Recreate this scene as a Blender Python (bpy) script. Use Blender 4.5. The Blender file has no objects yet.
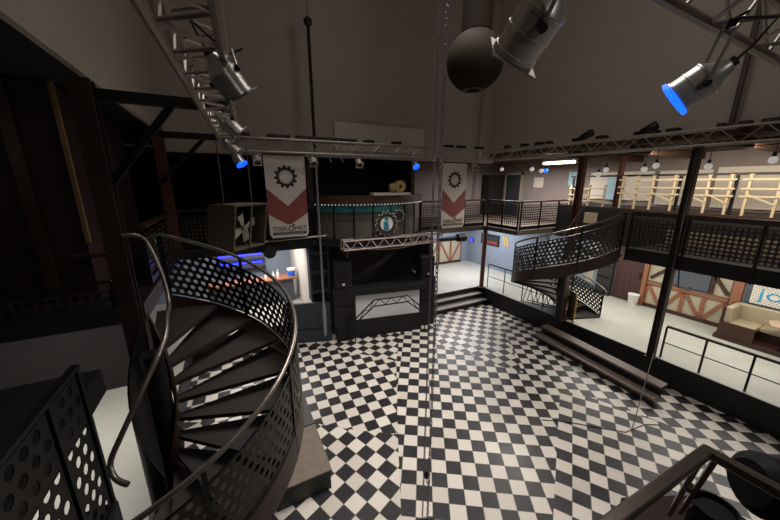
import bpy, math, random
from math import sin, cos, pi, radians as R
from mathutils import Vector as V
random.seed(7)
S = bpy.context.scene
COL = S.collection

# ---------------------------------------------------------------- materials
def lin(h):
    h = h.lstrip('#')
    o = []
    for i in (0, 2, 4):
        c = int(h[i:i+2], 16) / 255
        o.append(c / 12.92 if c <= .04045 else ((c + .055) / 1.055) ** 2.4)
    return (*o, 1)

def mat(name, hexcol, rough=.6, metal=0, var=.25, scale=6, bump=0, stretch=None, emit=0, spec=.5):
    m = bpy.data.materials.new(name); m.use_nodes = True
    nt = m.node_tree; b = nt.nodes['Principled BSDF']
    b.inputs['Roughness'].default_value = rough
    b.inputs['Metallic'].default_value = metal
    b.inputs['Specular IOR Level'].default_value = spec
    c = lin(hexcol)
    tc = nt.nodes.new('ShaderNodeTexCoord')
    no = nt.nodes.new('ShaderNodeTexNoise'); no.inputs['Scale'].default_value = scale
    no.inputs['Detail'].default_value = 5
    src = tc.outputs['Object']
    if stretch:
        mp = nt.nodes.new('ShaderNodeMapping'); mp.inputs['Scale'].default_value = stretch
        nt.links.new(src, mp.inputs[0]); src = mp.outputs[0]
    nt.links.new(src, no.inputs['Vector'])
    mx = nt.nodes.new('ShaderNodeMix'); mx.data_type = 'RGBA'
    mx.inputs[6].default_value = (*[x * (1 - var) for x in c[:3]], 1)
    mx.inputs[7].default_value = (*[min(1, x * (1 + var)) for x in c[:3]], 1)
    nt.links.new(no.outputs['Fac'], mx.inputs[0])
    nt.links.new(mx.outputs[2], b.inputs['Base Color'])
    if bump:
        bp = nt.nodes.new('ShaderNodeBump'); bp.inputs['Strength'].default_value = bump
        bp.inputs['Distance'].default_value = .01
        nt.links.new(no.outputs['Fac'], bp.inputs['Height']); nt.links.new(bp.outputs[0], b.inputs['Normal'])
    if emit:
        b.inputs['Emission Color'].default_value = c
        b.inputs['Emission Strength'].default_value = emit
    return m

def tile_mat():
    m = bpy.data.materials.new('checker_tiles'); m.use_nodes = True
    nt = m.node_tree; N = nt.nodes.new; L = nt.links.new
    b = nt.nodes['Principled BSDF']
    uv = N('ShaderNodeUVMap')
    sep = N('ShaderNodeSeparateXYZ'); L(uv.outputs[0], sep.inputs[0])
    def mth(op, a, bb=None):
        n = N('ShaderNodeMath'); n.operation = op
        for k, x in enumerate((a, bb)):
            if x is None: continue
            if isinstance(x, (int, float)): n.inputs[k].default_value = x
            else: L(x, n.inputs[k])
        return n.outputs[0]
    fx, fy = mth('FLOOR', sep.outputs[0]), mth('FLOOR', sep.outputs[1])
    par = mth('FLOORED_MODULO', mth('ADD', fx, fy), 2)
    cmb = N('ShaderNodeCombineXYZ'); L(fx, cmb.inputs[0]); L(fy, cmb.inputs[1])
    wn = N('ShaderNodeTexWhiteNoise'); wn.noise_dimensions = '2D'; L(cmb.outputs[0], wn.inputs['Vector'])
    tc = N('ShaderNodeTexCoord')
    n1 = N('ShaderNodeTexNoise'); n1.inputs['Scale'].default_value = 14; n1.inputs['Detail'].default_value = 6
    L(tc.outputs['Object'], n1.inputs['Vector'])
    f = mth('ADD', mth('MULTIPLY', wn.outputs['Value'], .6), mth('MULTIPLY', n1.outputs['Fac'], .4))
    lt = N('ShaderNodeMix'); lt.data_type = 'RGBA'; lt.inputs[6].default_value = lin('#c0b7ad'); lt.inputs[7].default_value = lin('#dcd4ca'); L(f, lt.inputs[0])
    dk = N('ShaderNodeMix'); dk.data_type = 'RGBA'; dk.inputs[6].default_value = lin('#1d1b1f'); dk.inputs[7].default_value = lin('#302c30'); L(f, dk.inputs[0])
    mx = N('ShaderNodeMix'); mx.data_type = 'RGBA'; L(par, mx.inputs[0]); L(lt.outputs[2], mx.inputs[6]); L(dk.outputs[2], mx.inputs[7])
    # grout line
    ax = mth('ABSOLUTE', mth('SUBTRACT', mth('FRACT', sep.outputs[0]), .5))
    ay = mth('ABSOLUTE', mth('SUBTRACT', mth('FRACT', sep.outputs[1]), .5))
    gr = mth('GREATER_THAN', mth('MAXIMUM', ax, ay), .484)
    g = N('ShaderNodeMix'); g.data_type = 'RGBA'; L(gr, g.inputs[0]); L(mx.outputs[2], g.inputs[6]); g.inputs[7].default_value = lin('#6f675f')
    L(g.outputs[2], b.inputs['Base Color'])
    n2 = N('ShaderNodeTexNoise'); n2.inputs['Scale'].default_value = 2.2; n2.inputs['Detail'].default_value = 4
    L(tc.outputs['Object'], n2.inputs['Vector'])
    mr = N('ShaderNodeMapRange'); mr.inputs['To Min'].default_value = .26; mr.inputs['To Max'].default_value = .5
    L(n2.outputs['Fac'], mr.inputs[0]); L(mr.outputs[0], b.inputs['Roughness'])
    return m

TILE = tile_mat()
M_ = dict(
    plaster=mat('grey_plaster', '#a0968d', .9, var=.06, scale=1.2),
    ceil=mat('grey_ceiling', '#9a9087', .9, var=.05),
    black=mat('black_paint', '#141315', .55, var=.3, scale=3),
    matte=mat('black_drape', '#282527', .95, var=.3),
    dwall=mat('dark_wall', '#1a1516', .9, var=.3, scale=2),
    steel=mat('black_steel', '#1b191a', .45, .3, var=.3, scale=10),
    brownsteel=mat('brown_painted_steel', '#38231d', .5, .1, var=.3, scale=5, bump=.1),
    column=mat('red_brown_column_paint', '#5a362b', .5, .1, var=.3, scale=4),
    darkcol=mat('dark_brown_column_paint', '#352621', .55, .1, var=.3, scale=4),
    string=mat('dark_brown_stringer', '#3b2c27', .5, .1, var=.25, scale=5),
    perf=mat('perforated_sheet_steel', '#3d3531', .5, .2, var=.25, scale=8),
    mesh=mat('wire_mesh_steel', '#38322e', .6, .3, var=.25, scale=8),
    chrome=mat('polished_steel', '#8d867e', .22, 1, var=.1),
    rail=mat('worn_steel_handrail', '#7f776f', .28, .7, var=.2, scale=20),
    alu=mat('aluminium_truss', '#9a9187', .42, .45, var=.15, scale=12),
    par=mat('polished_aluminium_can', '#c9c6c1', .33, .6, var=.08, scale=20, stretch=(1, 1, 6)),
    treadw=mat('dark_worn_tread', '#261f1c', .75, var=.5, scale=9, bump=.3, stretch=(6, 1, 1)),
    wood=mat('dark_brown_timber', '#3a221a', .5, var=.35, scale=4, stretch=(1, 8, 1)),
    redwood=mat('orange_brown_timber', '#85553c', .6, var=.3, scale=5, stretch=(1, 1, 6)),
    door=mat('red_brown_planks', '#3d2421', .6, var=.55, scale=7, stretch=(1, 6, .35)),
    cabin=mat('dark_red_cladding', '#2a1412', .7, var=.3, scale=3),
    batten=mat('raw_pine_batten', '#8a6a45', .7, var=.25, scale=8, stretch=(6, 6, 1)),
    pale=mat('pale_pine', '#b5a688', .6, var=.12, scale=8),
    cream=mat('cream_panel', '#a39a85', .8, var=.12, scale=4),
    sofa=mat('cream_leatherette', '#9c8f74', .45, var=.1, scale=5),
    chainm=mat('galvanised_chain', '#98939a', .4, .4, var=.15, scale=20),
    greyb=mat('grey_balcony_board', '#6d6862', .7, var=.15, scale=3),
    meshg=mat('grey_balcony_mesh', '#6a645d', .6, .2, var=.2, scale=6),
    charcoal=mat('charcoal_drape', '#45403e', .9, var=.25, scale=2),
    cloth=mat('white_cloth', '#e4e4ea', .8, var=.05, scale=3),
    pink=mat('pinkish_truss', '#bdaca8', .45, .5, var=.15, scale=12),
    white=mat('white_board', '#d5cdc2', .7, var=.08, scale=3),
    wgrey=mat('white_grey_panel', '#bdb4a9', .8, var=.18, scale=3),
    conc=mat('polished_concrete', '#a7a69d', .4, var=.2, scale=1.6),
    plinth=mat('platform_black', '#171416', .55, var=.3, scale=4),
    step=mat('step_tread_grey', '#8d8880', .5, var=.25, scale=5),
    bench=mat('dark_step_board', '#6a5c55', .38, var=.4, scale=6, stretch=(6, 1, 1)),
    blue=mat('blue_grey_wall', '#7d8796', .8, var=.1, scale=2),
    slate=mat('slate_panel', '#4d525b', .6, var=.15, scale=2),
    navy=mat('dark_slate_boarding', '#343841', .6, var=.2, scale=3),
    purple=mat('grey_mauve_wall', '#8a7f7d', .85, var=.1, scale=2),
    balc=mat('red_brown_balcony_top', '#4d3226', .5, var=.3, scale=4),
    teal=mat('teal_band', '#27666a', .5, var=.2, scale=4),
    bannerw=mat('grey_white_banner', '#c3b8b0', .8, var=.06, scale=4),
    bannerr=mat('brick_red_print', '#7d403b', .8, var=.1, scale=8),
    ink=mat('black_ink', '#161314', .7, var=.1),
    dial=mat('teal_print', '#1b7387', .6, var=.2, scale=9),
    gold=mat('dull_brass_globe', '#1f170c', .8, .0, spec=.2, var=.35, scale=14, bump=.3, stretch=(8, 8, .4)),
    bulb=mat('white_glass_bulb', '#f3ede2', .25, var=.03, emit=.35),
    bluelamp=mat('lit_blue_glass', '#2a7cf0', .3, var=.1, emit=1.2),
    tube=mat('lit_fluorescent_tube', '#fff3df', .4, var=.01, emit=14),
    led=mat('lit_blue_led', '#2a30ff', .4, var=.02, emit=5),
    gel=mat('glowing_blue_gel', '#1257ff', .3, var=.05, emit=2.2),  # blue light caught by the gel, put in as emission
    lens=mat('dark_lens', '#22242a', .12, var=.1),
    fabricbk=mat('black_speaker', '#0b0a0a', .7, var=.3, scale=30),
    foam=mat('pale_foam_roll', '#a98f60', .85, var=.2, scale=14, bump=.3),
    podium=mat('worn_brown_board', '#6d6156', .7, var=.35, scale=8, bump=.15),
    podgrey=mat('worn_grey_board', '#4a484a', .7, var=.4, scale=9, bump=.15),
    podgreen=mat('dark_green_paint', '#2b322d', .6, var=.2, scale=5),
    crate=mat('grey_brown_plywood', '#5a5046', .75, var=.25, scale=4),
    yellow=mat('yellow_paint', '#c7a13c', .6, var=.1),
    pblue=mat('pale_blue_panel', '#93b7c4', .6, var=.25, scale=5),
    bucketb=mat('blue_plastic', '#2c62d8', .4, var=.05),
    bucketw=mat('white_plastic', '#d9d6cf', .45, var=.04),
    rope=mat('grey_rope', '#57524d', .8, var=.2, scale=30),
    polew=mat('pale_pole', '#8f8d93', .4, .3, var=.15, scale=5),
    posterb=mat('light_blue_lettering', '#3b93b5', .6, var=.05),
    cardb=mat('fan_blade', '#cfc8bb', .6, var=.1),
    roofwood=mat('brown_roof_boards', '#4a3428', .75, var=.3, scale=5, stretch=(1, 6, 1)),
    glass=mat('dark_picture_glass', '#26303a', .15, var=.4, scale=5),
    redpic=mat('red_picture_field', '#7a3325', .5, var=.3, scale=6),
    tabletop=mat('pink_brown_tabletop', '#a58a74', .4, var=.1, scale=5),
)

# ---------------------------------------------------------------- mesh builder
class MB:
    def __init__(s): s.v = []; s.f = []; s.uv = None
    def add(s, vs, fs):
        n = len(s.v); s.v += [tuple(p) for p in vs]; s.f += [tuple(i + n for i in f) for f in fs]; return s
    def box(s, x0, x1, y0, y1, z0, z1):
        return s.add([(x0,y0,z0),(x1,y0,z0),(x1,y1,z0),(x0,y1,z0),(x0,y0,z1),(x1,y0,z1),(x1,y1,z1),(x0,y1,z1)],
                     [(0,3,2,1),(4,5,6,7),(0,1,5,4),(1,2,6,5),(2,3,7,6),(3,0,4,7)])
    def hexa(s, b, t):   # 4 bottom + 4 top points, same winding
        return s.add(list(b) + list(t), [(0,3,2,1),(4,5,6,7),(0,1,5,4),(1,2,6,5),(2,3,7,6),(3,0,4,7)])
    def frame(s, d, up=None):
        d = V(d).normalized(); up = V(up or (0, 0, 1))
        if abs(d.dot(up)) > .98: up = V((0, 1, 0)) if abs(d.y) < .9 else V((1, 0, 0))
        a = d.cross(up).normalized(); return d, a, a.cross(d).normalized()
    def bar(s, p, q, w, h=None, up=None):
        h = h or w; p, q = V(p), V(q); d, a, b = s.frame(q - p, up)
        c = [a*w/2 + b*h/2, -a*w/2 + b*h/2, -a*w/2 - b*h/2, a*w/2 - b*h/2]
        return s.add([p + x for x in c] + [q + x for x in c], [(0,3,2,1),(4,5,6,7),(0,1,5,4),(1,2,6,5),(2,3,7,6),(3,0,4,7)])
    def tube(s, pts, r, n=8, closed=False):
        pts = [V(p) for p in pts]; k = len(pts); vs = []; fs = []; a = None
        for i, p in enumerate(pts):
            if closed: d = pts[(i+1) % k] - pts[i-1]
            else: d = pts[min(i+1, k-1)] - pts[max(i-1, 0)]
            d.normalize()
            if a is None: a = s.frame(d)[1]
            a = a - d * a.dot(d)
            if a.length < 1e-4: a = s.frame(d)[1]
            a.normalize(); b = d.cross(a)
            vs += [p + (a * cos(2*pi*j/n) + b * sin(2*pi*j/n)) * r for j in range(n)]
        for i in range(k if closed else k - 1):
            for j in range(n):
                i2 = (i + 1) % k
                fs.append((i*n+j, i*n+(j+1) % n, i2*n+(j+1) % n, i2*n+j))
        if not closed: fs += [tuple(range(n))[::-1], tuple(range((k-1)*n, k*n))]
        return s.add(vs, fs)
    def lathe(s, p, q, prof, n=20, cap=True):   # prof: (metres along p->q, radius)
        p, q = V(p), V(q); d, a, b = s.frame(q - p); vs = []; fs = []
        for t, r in prof: vs += [p + d*t + (a*cos(2*pi*j/n) + b*sin(2*pi*j/n))*r for j in range(n)]
        for i in range(len(prof) - 1):
            for j in range(n): fs.append((i*n+j, i*n+(j+1) % n, (i+1)*n+(j+1) % n, (i+1)*n+j))
        if cap: fs += [tuple(range(n))[::-1], tuple(range((len(prof)-1)*n, len(prof)*n))]
        return s.add(vs, fs)
    def cyl(s, p, q, r, n=14, r2=None):
        L = (V(q) - V(p)).length
        return s.lathe(p, q, [(0, r), (L, r if r2 is None else r2)], n)
    def prism(s, poly, o, ex, ey, depth):   # polygon in the plane (o, ex, ey), thickness along ex x ey
        o, ex, ey = V(o), V(ex), V(ey); nz = ex.cross(ey).normalized() * depth; n = len(poly)
        a = [o + ex*x + ey*y for x, y in poly]
        return s.add(a + [p + nz for p in a], [tuple(range(n))[::-1], tuple(range(n, 2*n))] + [(i, (i+1) % n, n+(i+1) % n, n+i) for i in range(n)])
    def ring(s, outer, inner, o, ex, ey, depth):
        o, ex, ey = V(o), V(ex), V(ey); nz = ex.cross(ey).normalized() * depth; n = len(outer)
        a = [o + ex*x + ey*y for x, y in outer]; b = [o + ex*x + ey*y for x, y in inner]
        vs = a + b + [p + nz for p in a] + [p + nz for p in b]; fs = []
        for i in range(n):
            j = (i + 1) % n
            fs += [(i, n+i, n+j, j), (2*n+i, 2*n+j, 3*n+j, 3*n+i), (i, j, 2*n+j, 2*n+i), (n+i, 3*n+i, 3*n+j, n+j)]
        return s.add(vs, fs)
    def perf(s, fn, L, H, pitch, fill=.36, stag=True, sides=8):   # sheet with real holes; fn(s,t)->point
        nx, ny = max(1, round(L / pitch)), max(1, round(H / pitch)); px, py = L / nx, H / ny
        for j in range(ny):
            off = .5 * px if (stag and j % 2) else 0
            for i in range(nx - (1 if off else 0)):
                cx, cy = off + (i + .5) * px, (j + .5) * py; vs = []
                for k in range(8):
                    a = 2*pi*k/8
                    sq = [(1,0),(1,1),(0,1),(-1,1),(-1,0),(-1,-1),(0,-1),(1,-1)][k]
                    vs.append(fn(cx + sq[0]*px/2, cy + sq[1]*py/2))
                for k in range(8):
                    a = 2*pi*k/8
                    vs.append(fn(cx + cos(a)*px*fill, cy + sin(a)*py*fill))
                s.add(vs, [(k, (k+1) % 8, 8+(k+1) % 8, 8+k) for k in range(8)])
            if off:   # solid slivers at the ends of the staggered rows
                for a0, a1 in ((0, px/2), (L - px/2, L)):
                    s.add([fn(a0, j*py), fn(a1, j*py), fn(a1, (j+1)*py), fn(a0, (j+1)*py)], [(0,1,2,3)])
        return s
    def build(s, name, m, parent=None, label=None, cat=None, group=None, kind=None, smooth=False, at=None, solid=0, bevel=0):
        me = bpy.data.meshes.new(name)
        o = bpy.data.objects.new(name, me); COL.objects.link(o)
        org = V((0, 0, 0))
        if parent is not None:
            o.parent = parent
            w = V(parent['_w']); org = w
        else:
            if at is None:
                xs, ys, zs = zip(*s.v); at = ((min(xs)+max(xs))/2, (min(ys)+max(ys))/2, min(zs))
            org = V(at); o.location = org
        o['_w'] = tuple(org)
        me.from_pydata([tuple(V(p) - org) for p in s.v], [], s.f); me.update()
        if s.uv:
            l = me.uv_layers.new(name='UVMap')
            for k, c in enumerate(s.uv): l.data[k].uv = c
        me.materials.append(M_[m] if isinstance(m, str) else m)
        if smooth:
            for p in me.polygons: p.use_smooth = True
            me.set_sharp_from_angle(angle=R(40))
        if solid:
            md = o.modifiers.new('thickness', 'SOLIDIFY'); md.thickness = solid; md.offset = 0
        if bevel:
            md = o.modifiers.new('edges', 'BEVEL'); md.width = bevel; md.segments = 2; md.limit_method = 'ANGLE'
        if label: o['label'] = label
        if cat: o['category'] = cat
        if group: o['group'] = group
        if kind: o['kind'] = kind
        return o

def thing(name, label, cat, loc, group=None):
    o = bpy.data.objects.new(name, None); COL.objects.link(o)
    o.location = loc; o['_w'] = tuple(loc); o.empty_display_size = .1
    o['label'] = label; o['category'] = cat
    if group: o['group'] = group
    return o

def dup(root, loc, label=None, group=None):
    r = root.copy(); COL.objects.link(r); r.location = loc; r['_w'] = tuple(loc)
    if label: r['label'] = label
    if group: r['group'] = group
    for ch in list(root.children):
        c = ch.copy(); COL.objects.link(c); c.parent = r
        for g in ch.children:
            d = g.copy(); COL.objects.link(d); d.parent = c
    return r

def struct(name, m, *boxes, **kw):
    b = MB()
    for x in boxes: b.box(*x)
    return b.build(name, m, kind='structure', **kw)

def text(name, body, size, m, parent, o, ex, ey, depth=.004, width=None):
    cu = bpy.data.curves.new(name, 'FONT'); cu.body = body; cu.size = size; cu.align_x = 'CENTER'; cu.extrude = depth / 2
    t = bpy.data.objects.new('tmp', cu); COL.objects.link(t)
    bpy.context.view_layer.update()
    me = bpy.data.meshes.new_from_object(t.evaluated_get(bpy.context.evaluated_depsgraph_get()))
    vs = [tuple(v.co) for v in me.vertices]; fs = [tuple(p.vertices) for p in me.polygons]
    bpy.data.objects.remove(t); bpy.data.meshes.remove(me)
    k = 1
    if width:
        xs = [v[0] for v in vs]; k = width / (max(xs) - min(xs))
    ex, ey, o = V(ex), V(ey), V(o); nz = ex.cross(ey)
    b = MB(); b.add([o + ex*v[0]*k + ey*v[1] + nz*v[2] for v in vs], fs)
    return b.build(name, m, parent)

def gear(n, r0, r1, sub=8):
    pts = []
    for i in range(n * sub):
        a = 2*pi*i/(n*sub); k = i % sub
        r = r1 if k < sub // 2 else r0
        pts.append((r*cos(a), r*sin(a)))
    return pts
def circ(r, n): return [(r*cos(2*pi*i/n), r*sin(2*pi*i/n)) for i in range(n)]

# ================================================================ SETTING
# hall floor: one slab, laid in patches of tiles at different angles
fl = MB(); fl.uv = []
def patch(poly, z, ang, ox, oy, par):
    a = R(ang); n = len(fl.v)
    fl.v += [(x, y, z) for x, y in poly]; fl.f.append(tuple(range(n, n + len(poly))))
    for x, y in poly:
        dx, dy = (x - ox) / .25, (y - oy) / .25
        fl.uv.append((dx*cos(a) + dy*sin(a) + 400 + par, -dx*sin(a) + dy*cos(a) + 400))
def ccw(p):
    ar = sum(p[i][0]*p[(i+1) % len(p)][1] - p[(i+1) % len(p)][0]*p[i][1] for i in range(len(p)))
    return p if ar > 0 else p[::-1]
patch([(-1.3,-3),(8.8,-3),(8.8,9.0),(-1.3,9.0)], 0, -33.3, 2.246, 3.852, 1)
patch(ccw([(1.3,9.0),(1.86,8.22),(2.23,8.03),(2.47,7.66),(2.97,7.22),(3.58,6.57),(5.1,8.9)]), .001, -65.1, 3.546, 7.961, 0)
patch(ccw([(1.3,9.0),(1.86,8.22),(2.23,8.03),(2.47,7.66),(2.97,7.22),(3.58,6.57),(2.41,4.34),(1.89,4.69),(1.6,4.9),(1.12,5.29),(-1.3,6.6),(-1.3,9)]), .002, -2.9, 1.56, 7.428, 0)
patch(ccw([(-1.3,6.6),(1.12,5.29),(1.6,4.9),(1.89,4.69),(2.41,4.34),(1.7,2.94),(.2,0),(-1.3,0)]), .001, -66.8, 1.564, 4.85, 0)
patch(ccw([(5.1,6.95),(5.32,6.31),(5.66,5.89),(5.92,5.1),(6.2,4.6),(6.95,5.66),(7.42,6.32),(8.65,7.85),(8.8,8.54),(6.2,8.6)]), .001, -92.4, 7.223, 6.642, 0)
patch(ccw([(6.39,3.72),(6.59,3.53),(6.83,3.18),(7.08,2.66),(7.33,2.12),(7.4,-1),(2,-1),(2.3,.4),(3.65,1.94)]), .001, -57.2, 5.544, 2.578, 0)
fl.build('floor', TILE, kind='structure', at=(0, 0, 0))

struct('floor_platform', 'conc', (8.83, 12.4, -3, 8.0, .5, .6), (8.83, 11.2, 8.0, 12.6, .5, .6), (5.9, 8.83, 9.0, 12.6, .5, .6), at=(10, 4, .5))
struct('trim_platform', 'plinth', (8.8, 8.86, -3, 9.0, 0, .597), (5.9, 8.86, 8.98, 9.04, 0, .597), at=(8.8, 4, 0))
struct('floor_bar', 'conc', (-5, 2.0, 9.0, 12.6, .5, .6), (-5, -1.35, -3, 9.0, .5, .6), at=(-3, 9, .5))
struct('trim_bar_platform', 'plinth', (-1.36, -1.3, -3, 9.0, 0, .597), (-1.36, 1.2, 8.97, 9.03, 0, .597), at=(-1.3, 4, 0))
# tall grey hall walls above the galleries
struct('wall_left', 'plaster', (-1.21, -1.15, -3, 9.2, 5.78, 10.5))
struct('wall_back', 'plaster', (-1.35, 9.0, 9.0, 9.2, 5.42, 10.5))
struct('wall_right', 'plaster', (8.8, 9.0, -3, 9.2, 5.75, 10.5))
struct('wall_front', 'dwall', (-5, 13.2, -3.2, -3, 0, 10.5))
struct('ceiling', 'ceil', (-1.35, 9.0, -3, 9.2, 10.5, 10.65))
struct('ceiling_gallery', 'roofwood', (8.8, 13.2, -3, 12.8, 5.62, 5.75), (-1.35, 8.8, 9.2, 12.8, 5.62, 5.75), at=(11, 4, 5.6))
struct('ceiling_left_gallery', 'dwall', (-5.2, -1.22, -3, 12.8, 5.9, 6.05))
struct('wall_outer_left', 'dwall', (-5.2, -5, -3, 12.8, 0, 5.95))
struct('wall_outer_back', 'dwall', (-5, 5.6, 12.6, 12.8, 3.0, 5.8))
struct('wall_outer_back_right', 'purple', (5.6, 13.2, 12.6, 12.8, 3.0, 5.8))
struct('wall_outer_right', 'purple', (13.0, 13.2, -3, 12.6, 3.0, 5.8))
struct('wall_lower_back', 'blue', (-5, 11.4, 12.6, 12.8, 0, 3.0))
struct('wall_lower_right', 'blue', (11.2, 11.4, 7.9, 12.6, 0, 3.0))
struct('wall_lower_right_far', 'blue', (12.4, 12.6, -3, 7.9, 0, 3.0), (11.2, 12.6, 7.8, 7.95, 0, 3.0))
struct('wall_lower_left', 'dwall', (-5, -1.75, 7.5, 7.6, .6, 2.85))
# gallery slabs
struct('floor_gallery_right', 'plinth', (8.8, 13.0, -3, 4.05, 2.82, 3.08), (10.7, 13.0, 4.05, 7.4, 2.82, 3.08))
struct('floor_gallery_corner', 'crate', (8.78, 13.0, 7.4, 12.6, 2.93, 3.08), (5.75, 8.78, 8.95, 12.6, 2.93, 3.08))
struct('floor_gallery_left', 'black', (-5, -1.2, 5.1, 9.0, 2.85, 3.1), (-5, 2.1, 9.0, 12.6, 2.85, 3.1))
struct('floor_gallery_front', 'black', (-5, -.7, -3, 1.8, 2.85, 3.08), (-5, -1.2, 1.9, 3.4, 2.85, 3.08), (-.78, 2.0, -3, .1, 2.85, 3.08))
struct('floor_raised_tier', 'black', (10.7, 13.0, -3, 7.3, 3.08, 3.92))
struct('tier_lit_strip', 'crate', (10.66, 10.698, -3, 4.0, 3.09, 3.5))  # added tan strip, stands in for the lit tone seen through the mesh

# ================================================================ COLUMNS
def column(label, x, y, z0, z1, w, m, flange=True):
    t = thing('column', label, 'column', (x, y, z0))
    b = MB(); h = w / 2
    if flange:
        b.box(x-h, x+h, y-h, y-h+w*.14, z0, z1); b.box(x-h, x+h, y+h-w*.14, y+h, z0, z1); b.box(x-w*.09, x+w*.09, y-h+w*.14, y+h-w*.14, z0, z1)
    else: b.cyl((x, y, z0), (x, y, z1), h, 16)
    b.build('shaft', m, t, smooth=not flange)
    MB().box(x-h*1.5, x+h*1.5, y-h*1.5, y+h*1.5, z0, z0+.02).build('base_plate', m, t)
    return t
column('red-brown round column at the top corner of the grey steps', 8.75, 8.86, .6, 2.93, .17, 'column', False)
column('red-brown steel column rising through the spiral stair by the far platform', 8.72, 5.4, .6, 5.55, .15, 'column')
c = column('dark brown steel column on the platform edge nearest the cream sofa', 8.72, 3.05, .6, 5.5, .14, 'darkcol')
MB().tube([(8.63, 3.03, .65), (8.63, 3.03, 5.4)], .015, 6).build('conduit', 'steel', c)
column('brown timber post between the pale frames on the raised tier', 11.4, 5.78, 3.92, 5.62, .13, 'column')
column('dark steel column beside the near spiral stair on the left', -1.15, 4.35, .6, 5.7, .17, 'darkcol')
column('dark brown column left of the hanging crate, farther one on the left', -1.2, 8.6, 3.1, 5.9, .2, 'column')

# beams with diagonal braces on the left
def braced_beam(label, y, x0, x1, z, bx):
    t = thing('braced_beam', label, 'beam', (x0, y, z))
    MB().bar((x0, y, z), (x1, y, z), .09, .11).build('beam', 'steel', t)
    MB().bar((x0 + .04, y, z - .85), (bx, y, z - .05), .06, .07).build('brace', 'steel', t)
braced_beam('dark beam with diagonal brace reaching from left column to the overhead truss', 4.4, -1.12, .2, 5.58, -.45)
braced_beam('farther dark beam with diagonal brace below the left grey wall', 7.3, -1.12, .12, 5.58, -.3)

# ================================================================ TRUSSES
def truss(label, A, B, w=.29, r=.024, m='alu', pitch=.3, group=None, cat='truss', low=False):
    A, B = V(A), V(B); t = thing('lighting_truss', label, cat, tuple(A), group)
    d = (B - A).normalized(); s = d.cross(V((0, 0, 1))).normalized(); u = V((0, 0, 1)); h = w / 2
    cs = [s*h + u*h, -s*h + u*h, -s*h - u*h, s*h - u*h]
    for c in cs: MB().tube([A + c, B + c], r, 8).build('chord', m, t, smooth=True)
    L = (B - A).length; n = max(2, round(L / pitch)); b = MB()
    for k in range(4):
        c0, c1 = cs[k], cs[(k + 1) % 4]
        for i in range(n):
            p = A + d*L*i/n; q = A + d*L*(i + 1)/n
            b.tube([p + (c0 if i % 2 else c1), q + (c1 if i % 2 else c0)], r*.42, 5)
    b.build('lacing', m, t)
    e = MB()
    for P in (A, B):
        for k in range(4): e.tube([P + cs[k], P + cs[(k+1) % 4]], r*.8, 6)
    e.build('end_frame', m, t)
    return t
truss('long grey lattice truss hung across the back of the hall above the banners', (.15, 8.15, 5.56), (7.7, 7.8, 5.56))
truss('lattice truss along the right side above the upper gallery railing', (7.72, 8.05, 5.56), (8.95, 1.0, 5.6))
truss('dark lattice truss running overhead on the left with spotlights', (.2, 7.95, 5.6), (-.155, .6, 5.6), r=.03, pitch=.2)
truss('near overhead truss at the top right holding two spotlights', (.3, .78, 5.7), (8.8, .78, 5.7), r=.027)
truss('low pinkish grey truss hung in front of the curved balcony', (2.72, 8.2, 3.0), (6.0, 8.1, 3.0), w=.26, r=.024, m='pink', pitch=.2)

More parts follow.
